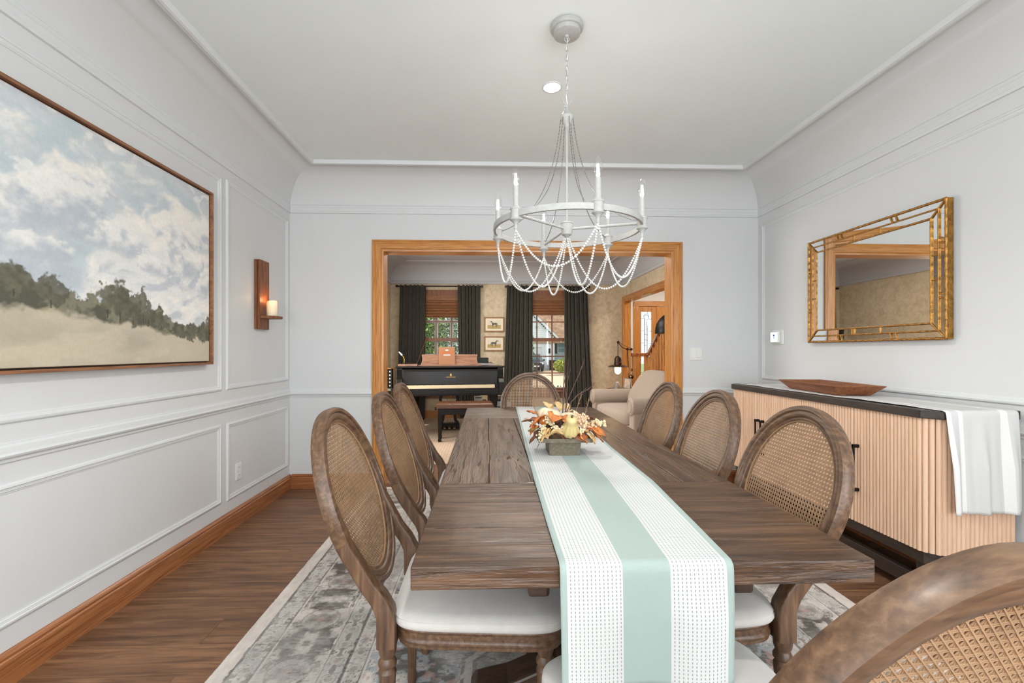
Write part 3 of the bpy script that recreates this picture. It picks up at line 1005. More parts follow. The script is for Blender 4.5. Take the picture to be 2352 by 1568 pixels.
me = grid_mesh('table_runner', 44, 260, runner_xyz, RUNM, uv=lambda u, v: (u, (1 - v) * (PL + HL)))
for p in me.vertices: pass
o = inst('table_runner', me)
solid(o, 0.0028, 1)
tag(o, 'white and sage green striped table runner with dashed stitching hanging over the near table end', 'table runner')

# ================================================================== DINING CHAIRS
def cushion_outline(k, n=56, fw=0.272, rw=0.235, yf=0.268, yr=-0.225):
    P = []
    for i in range(n):
        a = 2 * PI * i / n
        e = 0.31
        cx = math.copysign(abs(math.cos(a)) ** e, math.cos(a)); sy = math.copysign(abs(math.sin(a)) ** e, math.sin(a))
        yc = (yf + yr) / 2; yh = (yf - yr) / 2
        y = yc + yh * sy
        # front edge bows forward slightly
        w = rw + (fw - rw) * ((y - yr) / (yf - yr))
        if sy > 0: y += 0.012 * (1 - cx * cx)
        P.append((w * cx * k, yc + (y - yc) * k))
    return P


def ring_at(k, z): return [(x, y, z) for x, y in cushion_outline(k)]


TILT = math.radians(18.9)
BU = Vector((0, -math.sin(TILT), math.cos(TILT)))
BN = Vector((0, math.cos(TILT), math.sin(TILT)))
BC = Vector((0, -0.372, 0.770))
BA, BB_ = 0.2225, 0.2575


def chair_parts():
    mats = {}
    # seat cushion
    m = MB().rings([ring_at(k, z) for k, z in ((0.975, 0.464), (0.995, 0.466), (1.008, 0.474), (1.006, 0.482), (0.995, 0.486), (1.0, 0.490), (0.97, 0.499), (0.90, 0.505), (0.7, 0.511), (0.35, 0.515), (0.05, 0.516))])
    seat = m.mesh('seat', LINEN, 0.9)
    m = MB().rings([ring_at(k, z) for k, z in ((0.90, 0.465), (0.972, 0.465), (0.978, 0.460), (0.970, 0.455), (0.962, 0.452), (0.962, 0.437), (0.972, 0.434), (0.978, 0.429), (0.974, 0.424), (0.962, 0.420), (0.962, 0.412), (0.90, 0.412))], cap=False)
    apron = m.mesh('apron', CHW_X, 0.5)
    # front leg
    prof = [(0.0155, 0.0), (0.0175, 0.012), (0.0165, 0.03), (0.0145, 0.042), (0.0225, 0.285), (0.0240, 0.298), (0.0245, 0.305), (0.0200, 0.312), (0.0190, 0.317), (0.0250, 0.322), (0.0255, 0.329), (0.0215, 0.336), (0.0190, 0.342), (0.0235, 0.352), (0.0250, 0.362), (0.0250, 0.372), (0.0245, 0.376)]

    prof = [(r, z * 1.076) for r, z in prof]

    def turned(mb, x, y):
        pr = []
        for (r0, z0), (r1, z1) in zip(prof[:-1], prof[1:]):
            pr.append((r0, z0))
            if z1 - z0 > 0.1:
                for q in (0.04, 0.06, 0.3, 0.6, 0.94, 0.965): pr.append((r0 + (r1 - r0) * q, z0 + (z1 - z0) * q))
        pr.append(prof[-1])
        mb.lathe(pr, (x, y, 0.0115), 48, flute=(12, 0.056, 0.304, 0.17))

    legs = []
    for sx in (-1, 1):
        m = MB(); x, y = sx * 0.212, 0.205
        turned(m, x, y)
        m.prism([(x - 0.027, y - 0.027), (x + 0.027, y - 0.027), (x + 0.027, y + 0.027), (x - 0.027, y + 0.027)], 0.413, 0.466)
        # carved frame on the outer and the front face of the block
        for ax in (0, 1):
            for a, b, c_, d in ((-0.019, 0.019, 0.420, 0.424), (-0.019, 0.019, 0.455, 0.459), (-0.019, -0.015, 0.424, 0.455), (0.015, 0.019, 0.424, 0.455)):
                if ax == 0: m.box(x + sx * 0.0255, x + sx * 0.030, y + a, y + b, c_, d)
                else: m.box(x + a, x + b, y + 0.0255, y + 0.030, c_, d)
        legs.append(m.mesh('leg', CHW, 0.6))
    for sx in (-1, 1):
        m = MB(); x, y = sx * 0.205, -0.232
        turned(m, x, y)
        path = [(x, y, 0.413), (x, y, 0.465), (x, -0.236, 0.505), (sx * 0.206, -0.253, 0.540), (sx * 0.208, -0.283, 0.580), (sx * 0.212, -0.312, 0.63), (sx * 0.2185, -0.3435, 0.69), (sx * 0.2225, -0.372, 0.770), (sx * 0.2135, -0.395, 0.838)]
        sq = [(0.027, 0.026), (0.0265, 0.026), (0.025, 0.024), (0.0235, 0.0225), (0.022, 0.021), (0.021, 0.0205), (0.020, 0.0185), (0.017, 0.015), (0.012, 0.009)]
        # rounded rectangular section carried along the path
        R = []
        for i, p in enumerate(path):
            a = Vector(path[max(0, i - 1)]); b = Vector(path[min(len(path) - 1, i + 1)])
            tg = (b - a).normalized(); xx = Vector((1, 0, 0)); yy_ = tg.cross(xx).normalized()
            hw, hh = sq[i]; cr = 0.006
            sec = []
            for cx, cy, a0 in ((1, 1, 0), (-1, 1, PI / 2), (-1, -1, PI), (1, -1, 1.5 * PI)):
                for q in range(4):
                    an = a0 + q * PI / 6
                    sec.append(Vector(p) + xx * (cx * (hw - cr) + cr * math.cos(an)) + yy_ * (cy * (hh - cr) + cr * math.sin(an)))
            R.append(sec)
        m.rings(R)
        legs.append(m.mesh('leg', CHW, 0.6))
    # oval back frame
    pr = [(0.0235, -0.019), (0.0262, -0.010), (0.0262, 0.010), (0.0225, 0.0185), (0.016, 0.0205), (0.0095, 0.0185), (0.0065, 0.0135), (0.003, 0.0155), (-0.006, 0.0145), (-0.0125, 0.010), (-0.015, 0.0065), (-0.0205, 0.0055), (-0.0255, 0.002), (-0.0262, -0.006), (-0.020, -0.013), (-0.006, -0.0155), (0.004, -0.0145), (0.007, -0.017), (0.015, -0.0205)]
    R = []
    for i in range(72):
        a = 2 * PI * i / 72
        c0 = Vector((BA * math.cos(a), BB_ * math.sin(a))); nn = Vector((math.cos(a) / BA, math.sin(a) / BB_)).normalized()
        R.append([BC + Vector((1, 0, 0)) * (c0.x + nn.x * r) + BU * (c0.y + nn.y * r) + BN * d for r, d in pr])
    back = MB().rings(R, closed=True).mesh('back_frame', CHW_X, 0.7)
    # woven cane: pairs of upright and level strands and two sets of diagonal strands, every one a strip of its own
    m = MB(); p = 0.0127; ia, ib = BA - 0.0185, BB_ - 0.0185

    def strand(px_, py_, dx, dy, w, lay):
        # chord of the oval along (dx, dy) through (px_, py_)
        A = (dx / ia) ** 2 + (dy / ib) ** 2; B = 2 * (px_ * dx / ia ** 2 + py_ * dy / ib ** 2); C_ = (px_ / ia) ** 2 + (py_ / ib) ** 2 - 1
        D = B * B - 4 * A * C_
        if D <= 0: return
        t0, t1 = (-B - math.sqrt(D)) / (2 * A), (-B + math.sqrt(D)) / (2 * A)
        q = []
        for th_ in (lay - 0.0005, lay + 0.0005):
            for tt, sg in ((t0, -1), (t1, -1), (t1, 1), (t0, 1)):
                a = px_ + dx * tt - dy * w * sg / 2; b = py_ + dy * tt + dx * w * sg / 2
                q.append(BC + Vector((1, 0, 0)) * a + BU * b + BN * (th_ - 0.004))
        m.add(q, [(0, 3, 2, 1), (4, 5, 6, 7), (0, 1, 5, 4), (1, 2, 6, 5), (2, 3, 7, 6), (3, 0, 4, 7)])

    N = int(ib / p) + 2
    for i in range(-N, N + 1):
        for o_ in (-0.095, 0.095):
            strand((i + o_) * p, 0, 0, 1, 0.0017, 0.0006)
            strand(0, (i + o_) * p, 1, 0, 0.0017, -0.0002)
    r2 = math.sqrt(0.5)
    for i in range(-2 * N, 2 * N + 1):
        strand((i + 0.5) * p, 0, r2, r2, 0.0019, 0.0013)
        strand((i + 0.5) * p, 0, r2, -r2, 0.0019, -0.0009)
    cane = m.mesh('cane_panel', CANE, 0)
    # spline that holds the cane
    sp_ = MB()
    sp_.tube([BC + Vector((1, 0, 0)) * ((ia - 0.006) * math.cos(a)) + BU * ((ib - 0.006) * math.sin(a)) + BN * 0.0 for a in np.linspace(0, 2 * PI, 73)[:-1]], 0.0032, 6, closed=True)
    spl = sp_.mesh('cane_spline', CANE, 0.9)
    return seat, apron, legs, back, cane, spl


CP = chair_parts()
first = []


def chair(x, y, rz, label):
    t_ = thing('dining_chair', label, 'chair', (x, y, 0), rz, 'oval cane back dining chairs')
    seat, apron, legs, back, cane, spl = CP
    inst('seat', seat, t_); inst('apron', apron, t_)
    for l_ in legs: inst('leg', l_, t_)
    bf = inst('back_frame', back, t_)
    cn = inst('cane_panel', cane, t_)
    inst('cane_spline', spl, cn)
    return t_


R90 = PI / 2
chair(-0.045, 1.475, -R90, 'cane back chair nearest the camera on the side of the landscape painting')
chair(-0.017, 2.045, -R90, 'cane back chair between two others on the side of the landscape painting')
chair(-0.047, 2.63, -R90, 'cane back chair nearest the piano on the side of the landscape painting')
chair(0.602, 1.465, R90, 'cane back chair nearest the camera of the three before the fluted sideboard')
chair(0.635, 2.10, R90, 'cane back chair between two others of the row before the fluted sideboard')
chair(0.63, 2.67, R90, 'cane back chair nearest the armchair in the row before the fluted sideboard')
chair(0.352, 3.338, PI, 'cane back chair at the far table end, facing the camera behind the flowers')
chair(0.415, 0.857, math.radians(9.5), 'cane back chair at the near table end, its back close to the camera')

# ================================================================== SIDEBOARD
sc_ = (2.265, 2.91, 0)
sb = thing('sideboard', 'long pale fluted sideboard with dark top and base under the gold mirror', 'sideboard', sc_)
SY0, SY1, SX0, SX1 = 2.045, 3.785, 2.062, 2.464
SZ0, SZ1 = 0.272, 0.905


def octo(e, x0=SX0, x1=SX1, y0=SY0, y1=SY1, ch=0.048):
    return [(x0 - e, y0 + ch - e * 0.42), (x0 + ch - e * 0.42, y0 - e), (x1, y0 - e), (x1, y1 + e), (x0 + ch - e * 0.42, y1 + e), (x0 - e, y1 - ch + e * 0.42)]


MB().prism(octo(0.022), 0.905, 0.945).build('top', DARK_Y, sb, off=sc_, bevel=0.003)
MB().prism(octo(-0.012), SZ0, SZ1).build('carcass', DARK_Y, sb, off=sc_)
MB().prism(octo(-0.010), 0.212, SZ0 - 0.001).build('plinth', DARK_Y, sb, off=sc_, bevel=0.002)
# base frame: legs, lower rails
for y in (SY0 + 0.055, SY1 - 0.115):
    for x in (SX0 + 0.035, SX1 - 0.07):
        MB().box(x, x + 0.06, y, y + 0.06, 0.0, 0.212).build('leg', DARK_Z, sb, off=sc_, bevel=0.002)
MB().box(SX0 + 0.042, SX0 + 0.09, SY0 + 0.115, SY1 - 0.115, 0.055, 0.125).build('lower_rail', DARK_Y, sb, off=sc_, bevel=0.002)
MB().box(SX1 - 0.065, SX1 - 0.015, SY0 + 0.115, SY1 - 0.115, 0.055, 0.125).build('lower_rail', DARK_Y, sb, off=sc_, bevel=0.002)
for y in (SY0 + 0.06, SY1 - 0.11):
    MB().box(SX0 + 0.095, SX1 - 0.07, y, y + 0.05, 0.055, 0.125).build('end_rail', DARK_Y, sb, off=sc_, bevel=0.002)
# one half-round reed, shared
RW = 0.0208
m = MB()
pf = [(-RW / 2 + 0.0006, 0)] + [(RW / 2 * -math.cos(a) * 0.96, 0.009 * math.sin(a)) for a in np.linspace(0.12, PI - 0.12, 7)] + [(RW / 2 - 0.0006, 0)]
m.prism(pf, SZ0, SZ1 - 0.001)
REEDM = m.mesh('reed', REED, 0.9)


def reed(parent, x, y, ang):
    return inst('reed', REEDM, parent, (x - sc_[0], y - sc_[1], 0), (0, 0, ang))


fy0, fy1 = SY0 + 0.048, SY1 - 0.048
bounds = [fy0, 2.49, 2.917, 3.353, fy1]
hand = [2.458, 2.520, 3.322, 3.384]
for i in range(4):
    a, b = bounds[i], bounds[i + 1]
    dr = MB().box(SX0 - 0.001, SX0 + 0.011, a + 0.002, b - 0.002, SZ0, SZ1 - 0.001).build('door', REED, sb, off=sc_)
    n = int(round((b - a - 0.004) / RW)); st = (b - a - 0.004) / n
    for k in range(n):
        r = reed(dr, SX0 - 0.0005, a + 0.002 + st * (k + 0.5), PI / 2)
        r.scale = (st / RW, 1, 1)
    y = hand[i]
    h = MB().box(SX0 - 0.040, SX0 - 0.030, y - 0.006, y + 0.006, 0.445, 0.705)
    for z in (0.445, 0.687): h.box(SX0 - 0.040, SX0 - 0.006, y - 0.008, y + 0.008, z, z + 0.018)
    h.build('handle', BLACK, dr, off=sc_, bevel=0.0015)
for y0, sgn in ((SY0, 1), (SY1, -1)):
    pn = MB().box(SX0 + 0.048, SX1 - 0.002, min(y0 - 0.001 * sgn, y0 + 0.011 * sgn), max(y0 - 0.001 * sgn, y0 + 0.011 * sgn), SZ0, SZ1 - 0.001).build('side_panel', REED, sb, off=sc_)
    n = 16; a = SX0 + 0.05; st = (SX1 - 0.004 - a) / n
    for k in range(n):
        r = reed(pn, a + st * (k + 0.5), y0, PI if sgn > 0 else 0); r.scale = (st / RW, 1, 1)
    for k in range(3):
        q = (k + 0.5) / 3
        r = reed(pn, SX0 + 0.048 * q, y0 + sgn * 0.048 * (1 - q), PI * 0.75 if sgn > 0 else PI * 0.25); r.scale = (0.0226 / RW, 1, 1)

# linen runner over the sideboard, hanging at its near end
t = NT('linen_runner')
sp = t.n.new('ShaderNodeSeparateXYZ'); t.link(t.n.new('ShaderNodeTexCoord').outputs['UV'], sp.inputs[0]); uu = sp.outputs[0]
st_ = t.math('ADD', t.math('ADD', between(0.06, 0.16), between(0.22, 0.74)), between(0.84, 1.0), clamp=True)
col = t.mix(st_, L(230, 229, 227), L(208, 207, 205))
nv = t.noise(t.coord('obj', (40, 40, 900)), 1, 2)
col = t.mix(0.14, col, t.ramp(nv, [(0.3, (0.6, 0.6, 0.6)), (0.7, (1, 1, 1))]), 'MULTIPLY')
t.set(Base_Color=col, Roughness=0.92); t.bump(nv, 0.2, 0.001)
LINR = t.m
SPL, SHL, SBR = 1.70, 0.475, 0.012


def sb_runner(u, v):
    s = (1 - v) * (SPL + SHL); flat = SPL
    ang = np.clip((s - flat) / SBR, 0, PI / 2); over = np.clip(s - flat - SBR * PI / 2, 0, None)
    ye = SY0 - 0.022
    Y = np.where(s < flat, ye + SPL - s, ye - SBR * np.sin(ang))
    Z = np.where(s < flat, 0.9475, 0.9475 - SBR * (1 - np.cos(ang)) - over)
    l = np.interp(s, [0, 1.0, SPL, SPL + SHL], [2.10, 2.085, 2.088, 2.115]); r = np.interp(s, [0, SPL, SPL + SHL], [2.425, 2.432, 2.449])
    X = l + (r - l) * u
    k = np.clip(over / 0.25, 0, 1)
    Y = Y - 0.004 - k * (0.010 + 0.012 * np.sin(u * 15 + 0.5 + over * 2) + 0.006 * np.sin(u * 31))
    Z = Z + np.where(s < flat, np.clip((fbm(X * 12, Y * 4, 9, 3) - 0.5) * 0.010, 0, 1), 0)
    return X, Y, Z


me = grid_mesh('linen_runner', 60, 150, sb_runner, LINR, uv=lambda u, v: (u, v))
o = inst('sideboard_runner', me); solid(o, 0.0022, 1)
tag(o, 'white linen runner with grey stripes lying along the sideboard and hanging over its end', 'table runner')

# carved tray
tr = thing('dough_bowl_tray', 'rectangular carved wooden tray standing on the sideboard runner', 'tray', (2.255, 2.955, 0.953), math.radians(-7))
m = MB()
RR = []
for (hx, hy, z) in ((0.098, 0.262, 0.0), (0.103, 0.268, 0.003), (0.150, 0.325, 0.058), (0.142, 0.316, 0.061), (0.098, 0.262, 0.020), (0.09, 0.25, 0.014)):
    RR.append([(-hx, -hy, z), (hx, -hy, z), (hx, hy, z), (-hx, hy, z)])
m.rings(RR).build('tray_body', TRAYW, tr, bevel=0.003)

# ================================================================== MIRROR
mo = (2.47, 2.87, 1.66)
mi = thing('wall_mirror', 'rectangular mirror in a gilt bamboo frame with mirrored strips on the wall', 'mirror', mo)
MY0, MY1, MZ0, MZ1, MXF = 2.345, 3.405, 1.282, 2.047, 2.452
MB().box(2.458, 2.488, MY0 + 0.004, MY1 - 0.004, MZ0 + 0.004, MZ1 - 0.004).build('backing', GOLD, mi, off=mo)


def bamboo(mb, p, q, r, step=0.052):
    p = Vector(p); q = Vector(q); Ln = (q - p).length; n = max(1, int(Ln / step)); pts = []; rs = []
    for k in range(n):
        for f, g in ((0.0, 1.18), (0.07, 0.98), (0.5, 0.95), (0.93, 0.98)):
            pts.append(p.lerp(q, (k + f) / n)); rs.append(r * g)
    pts.append(q); rs.append(r * 1.18)
    mb.tube(pts, rs, 8)


ins = (0.008, 0.050, 0.093)
rad = (0.0078, 0.0052, 0.0058)
for d, r in zip(ins, rad):
    a0, a1, b0, b1 = MY0 + d, MY1 - d, MZ0 + d, MZ1 - d
    for p, q in (((a0, b0), (a1, b0)), ((a1, b0), (a1, b1)), ((a1, b1), (a0, b1)), ((a0, b1), (a0, b0))):
        m = MB(); bamboo(m, (MXF, *p), (MXF, *q), r); m.build('bamboo_strip', GOLD, mi, smooth=0.9, off=mo)
m = MB()
for (yy0, zz0, sy, sz) in ((MY0, MZ0, 1, 1), (MY1, MZ0, -1, 1), (MY0, MZ1, 1, -1), (MY1, MZ1, -1, -1)):
    m.tube([(MXF, yy0 + sy * 0.01, zz0 + sz * 0.01), (MXF, yy0 + sy * 0.093, zz0 + sz * 0.093)], 0.0055, 8)
for y in (MY0 + 0.30, MY0 + 0.335, MY1 - 0.30, MY1 - 0.335):
    for za, zb in ((MZ0 + 0.008, MZ0 + 0.05), (MZ1 - 0.05, MZ1 - 0.008)): m.tube([(MXF, y, za), (MXF, y + 0.012, zb)], 0.0052, 7)
for z in (MZ0 + 0.22, MZ0 + 0.245, MZ1 - 0.22, MZ1 - 0.245):
    for ya, yb_ in ((MY0 + 0.008, MY0 + 0.05), (MY1 - 0.05, MY1 - 0.008)): m.tube([(MXF, ya, z), (MXF, yb_, z + 0.012)], 0.0052, 7)
for y in (MY0 + 0.42, MY1 - 0.42, MY0 + 0.62):
    for za, zb in ((MZ0 + 0.05, MZ0 + 0.093), (MZ1 - 0.093, MZ1 - 0.05)): m.tube([(MXF, y, za), (MXF, y, zb)], 0.0045, 7)
for z in (MZ0 + 0.33, MZ1 - 0.3):
    for ya, yb_ in ((MY0 + 0.05, MY0 + 0.093), (MY1 - 0.093, MY1 - 0.05)): m.tube([(MXF, ya, z), (MXF, yb_, z)], 0.0045, 7)
m.build('bamboo_bridge', GOLD, mi, smooth=0.9, off=mo)
for d0, d1_ in ((0.010, 0.050), (0.050, 0.092)):
    tilt = 0.0025
    for side in range(4):
        if side == 0: q = [(MY0 + d0, MZ0 + d0), (MY1 - d0, MZ0 + d0), (MY1 - d1_, MZ0 + d1_), (MY0 + d1_, MZ0 + d1_)]
        if side == 1: q = [(MY1 - d0, MZ0 + d0), (MY1 - d0, MZ1 - d0), (MY1 - d1_, MZ1 - d1_), (MY1 - d1_, MZ0 + d1_)]
        if side == 2: q = [(MY1 - d0, MZ1 - d0), (MY0 + d0, MZ1 - d0), (MY0 + d1_, MZ1 - d1_), (MY1 - d1_, MZ1 - d1_)]
        if side == 3: q = [(MY0 + d0, MZ1 - d0), (MY0 + d0, MZ0 + d0), (MY0 + d1_, MZ0 + d1_), (MY0 + d1_, MZ1 - d1_)]
        vs = [(2.4555 - (tilt if k < 2 else 0), *p) for k, p in enumerate(q)] + [(2.459, *p) for p in q]
        MB().add(vs, [(0, 1, 2, 3), (7, 6, 5, 4), (0, 4, 5, 1), (1, 5, 6, 2), (2, 6, 7, 3), (3, 7, 4, 0)]).build('mirror_strip', MIRROR, mi, off=mo)
MB().box(2.4545, 2.459, MY0 + 0.093, MY1 - 0.093, MZ0 + 0.093, MZ1 - 0.093).build('mirror_plate', MIRROR, mi, off=mo).rotation_euler.z = 0.006

# ================================================================== LANDSCAPE PAINTING
po = (-1.74, 1.86, 1.67)
pt = thing('landscape_painting', 'large framed landscape painting of cloudy sky, trees and a pale field', 'painting', po)
PY0, PY1, PZ0, PZ1 = 0.82, 2.905, 1.139, 2.207
m = MB()
fw_ = 0.013
for (a, b, c_, d) in ((PY0, PY1, PZ0, PZ0 + fw_), (PY0, PY1, PZ1 - fw_, PZ1), (PY0, PY0 + fw_, PZ0 + fw_, PZ1 - fw_), (PY1 - fw_, PY1, PZ0 + fw_, PZ1 - fw_)):
    MB().box(-1.757, -1.712, a, b, c_, d).build('frame_side', PICF, pt, off=po, bevel=0.0015)
MB().box(-1.757, -1.748, PY0 + fw_, PY1 - fw_, PZ0 + fw_, PZ1 - fw_).build('frame_back', TAB_D, pt, off=po)
CY0, CY1, CZ0, CZ1 = PY0 + 0.021, PY1 - 0.021, PZ0 + 0.021, PZ1 - 0.021


def paint(nx, ny):
    u, v = np.meshgrid(np.linspace(0, 1, nx + 1), np.linspace(0, 1, ny + 1))
    y = CY0 + (CY1 - CY0) * u; z = CZ0 + (CZ1 - CZ0) * v
    q = lambda *a: np.array(L(*a))
    c = np.zeros(u.shape + (3,)) + q(194, 205, 209)
    c = lerp(c, q(214, 221, 223), ss(0.55, 0.2, v))
    # clouds: two warped layers, bright rims above, grey below
    wx = fbm(y * 1.4, z * 2.2, 3, 4); wy = fbm(y * 1.4 + 9, z * 2.2, 5, 4)
    n = fbm(y * 2.3 + wx * 1.3 - z * 0.8, z * 3.6 + wy * 1.3, 12, 6, 0.55)
    up = fbm(y * 2.3 + wx * 1.3 - (z + 0.05) * 0.8, (z + 0.05) * 3.6 + wy * 1.3, 12, 6, 0.55)
    m = ss(0.40, 0.53, n + 0.05 * ss(0.2, 0.5, v) - 0.02 * ss(0.55, 0.95, v))
    c = lerp(c, q(230, 229, 226), m * 0.95)
    c = lerp(c, q(194, 199, 205), ss(0.02, 0.10, up - n + 0.04) * m * 0.9)
    c = lerp(c, q(244, 238, 228), ss(0.03, 0.10, n - up) * m * 0.9)
    c = lerp(c, q(176, 184, 194), ss(0.56, 0.70, fbm(y * 2.2, z * 5.0, 31, 5)) * ss(0.62, 0.30, v) * 0.65)
    c = lerp(c, q(236, 230, 220), ss(0.55, 0.72, fbm(y * 2.5 + z * 2, z * 2.5 - y, 44, 5)) * ss(0.5, 0.8, v) * 0.7)
    c = lerp(c, q(246, 240, 230), ss(0.66, 0.78, fbm(y * 7, z * 7, 46, 4)) * m * 0.6)
    # billowing cumulus heads
    for (py_, pz_, pw_, ph_, sd) in ((1.05, 1.80, 0.30, 0.16, 1), (1.42, 1.86, 0.26, 0.13, 2), (1.80, 1.78, 0.24, 0.15, 3), (1.98, 1.84, 0.17, 0.12, 4), (2.22, 1.74, 0.17, 0.10, 5), (2.42, 1.66, 0.16, 0.07, 6), (2.60, 1.80, 0.085, 0.14, 7), (2.70, 1.70, 0.13, 0.09, 8), (2.85, 1.90, 0.09, 0.13, 9), (2.83, 1.62, 0.09, 0.06, 10), (1.70, 1.62, 0.26, 0.06, 11)):
        rr = np.hypot((y - py_) / pw_, (z - pz_) / ph_) + (fbm(y * 11 + sd, z * 15, 130 + sd, 5, 0.6) - 0.5) * 1.5
        k = ss(1.0, 0.78, rr) * ss(-1.0, -0.35, (z - pz_) / ph_)
        hl = ss(-0.5, 0.7, (z - pz_) / ph_ - 0.3 * (y - py_) / pw_ + (fbm(y * 18, z * 22, 150 + sd, 4) - 0.5) * 2.2)
        cc = lerp(np.zeros_like(c) + q(186, 193, 201), q(238, 236, 231), hl)
        c = lerp(c, cc, k * 0.85)
    br = fbm(y * 26, z * 42, 50, 3); c = c * (0.955 + 0.09 * br[..., None])
    # field
    base = np.interp(y, [0.8, 1.66, 1.95, 2.3, 2.6, 2.9], [1.52, 1.395, 1.375, 1.345, 1.312, 1.300])
    top = base + np.interp(y, [0.8, 1.5, 1.66, 1.9, 2.05, 2.2, 2.35, 2.6, 2.75, 2.9], [0.26, 0.20, 0.14, 0.11, 0.085, 0.15, 0.11, 0.085, 0.10, 0.13]) * 0.9 + (fbm(y * 9, y * 0 + 3, 61, 3) - 0.5) * 0.11
    gnd = base + (fbm(y * 5, z * 0 + 2, 66, 3) - 0.5) * 0.03
    f = lerp(np.zeros_like(c) + q(184, 172, 150), q(204, 194, 174), fbm(y * 3, z * 9, 71, 4))
    f = lerp(f, q(168, 160, 140), ss(0.5, 0.7, fbm(y * 2.2, z * 7, 75, 4)) * ss(1.5, 1.25, z) * 0.6)
    f = lerp(f, q(206, 192, 170), ss(0.55, 0.7, fbm(y * 6, z * 14, 79, 4)) * 0.5)
    c = np.where((z < gnd + 0.05)[..., None], f, c)
    # tree belt with ragged clumps
    rag = (fbm(y * 34, z * 34, 81, 4) - 0.5) * 0.085
    tr_ = ss(-0.006, 0.006, top + rag - z) * ss(-0.012, 0.012, z - gnd + (fbm(y * 16, z * 20, 85, 3) - 0.45) * 0.06)
    tcol = lerp(np.zeros_like(c) + q(88, 87, 73), q(130, 127, 108), ss(0.45, 0.66, fbm(y * 22, z * 26, 91, 4)))
    tcol = lerp(tcol, q(158, 152, 124), ss(0.58, 0.72, fbm(y * 8, z * 16, 95, 4)) * ss(0.7, 0.2, (z - base) / 0.2))
    c = lerp(c, tcol, tr_)
    # single taller trees
    for (ty, tw, th, b0) in ((2.13, 0.050, 0.17, 0), (2.20, 0.062, 0.20, -0.01), (2.28, 0.05, 0.17, -0.01), (2.345, 0.028, 0.19, 0), (2.38, 0.024, 0.15, 0), (1.86, 0.075, 0.14, 0), (1.72, 0.07, 0.13, 0.02), (1.55, 0.08, 0.15, 0.03), (1.30, 0.10, 0.2, 0.05), (1.64, 0.018, 0.17, 0.05), (2.47, 0.05, 0.10, 0), (2.62, 0.04, 0.09, -0.03), (2.72, 0.05, 0.11, -0.045), (2.82, 0.05, 0.13, -0.05), (2.88, 0.04, 0.15, -0.03), (1.1, 0.12, 0.25, 0.05)):
        b = np.interp(ty, [0.8, 1.66, 1.95, 2.3, 2.6, 2.9], [1.52, 1.395, 1.375, 1.345, 1.312, 1.300]) + b0
        rr = np.hypot((y - ty) / tw, (z - b - th * 0.58) / (th * 0.46)) + (fbm(y * 45, z * 45, 101, 3) - 0.5) * 1.1
        k = ss(1.05, 0.85, rr)
        c = lerp(c, lerp(np.zeros_like(c) + q(76, 75, 62), q(118, 115, 96), fbm(y * 50, z * 50, 107, 3)), k * 0.92)
        c = lerp(c, q(70, 64, 52), ((abs(y - ty) < 0.004) & (z > b + 0.012) & (z < b + th * 0.3)) * 0.8)
    c = lerp(c, q(226, 216, 198), ss(0.70, 0.8, fbm(y * 9, z * 9, 111, 3)) * ss(1.24, 1.17, z) * 0.8)
    c = c * (0.95 + 0.10 * fbm(y * 120, z * 120, 121, 2)[..., None])
    return c


nx, ny = 620, 316
CANV = vcol('painted_canvas', 0.75, 0.25, 420)
me = grid_mesh('canvas', nx, ny, lambda u, v: (0 * u + 0.012, CY0 + (CY1 - CY0) * u - po[1], CZ0 + (CZ1 - CZ0) * v - po[2]), CANV, paint(nx, ny))
o = inst('canvas', me, pt); solid(o, 0.016, -1)

# ================================================================== WALL SCONCE
so = (-1.76, 3.59, 1.66)
sn = thing('candle_sconce', 'tall rustic wooden candle sconce on the panelled wall beside the painting', 'sconce', so)
MB().box(-1.758, -1.742, 3.490, 3.672, 1.388, 1.915).build('back_board', SCONW, sn, off=so, bevel=0.002)
MB().box(-1.742, -1.724, 3.505, 3.657, 1.388, 1.918).build('front_board', SCONW, sn, off=so, bevel=0.003)
MB().prism([(-1.724, 3.505), (-1.62, 3.515), (-1.607, 3.535), (-1.607, 3.627), (-1.62, 3.647), (-1.724, 3.657)], 1.470, 1.490).build('shelf', SCONW, sn, off=so, bevel=0.003)
t = NT('glowing_wax')
gr = t.n.new('ShaderNodeSeparateXYZ'); t.link(t.n.new('ShaderNodeTexCoord').outputs['Object'], gr.inputs[0])
t.set(Base_Color=L(236, 220, 192), Roughness=0.5, Subsurface_Weight=0.3, Emission_Color=(1.0, 0.62, 0.24), Emission_Strength=t.math('MULTIPLY_ADD', gr.outputs[2], 4.2, 0.0))
cd = thing('pillar_candle', 'ivory flameless pillar candle glowing on the sconce shelf', 'candle', (-1.668, 3.581, 1.4905))
m = MB()
N_ = 28; R = []
for r, z in ((0.036, 0), (0.037, 0.004), (0.037, 0.105), (0.034, 0.113), (0.027, 0.108), (0.02, 0.100)):
    R.append([(r * math.cos(2 * PI * i / N_), r * math.sin(2 * PI * i / N_), z + (0.006 * math.sin(2 * PI * i / N_ + 2.2) if z > 0.05 else 0)) for i in range(N_)])
m.rings(R).build('wax', t.m, cd, smooth=0.6)
MB().tube([(0, 0, 0.099), (0.001, 0, 0.116)], 0.0018, 6).build('wick', emis('wick_flame', (1.0, 0.72, 0.35), 6), cd)
light('candle_glow', 'POINT', (-1.680, 3.581, 1.612), 0.45, (1.0, 0.55, 0.2), radius=0.02)

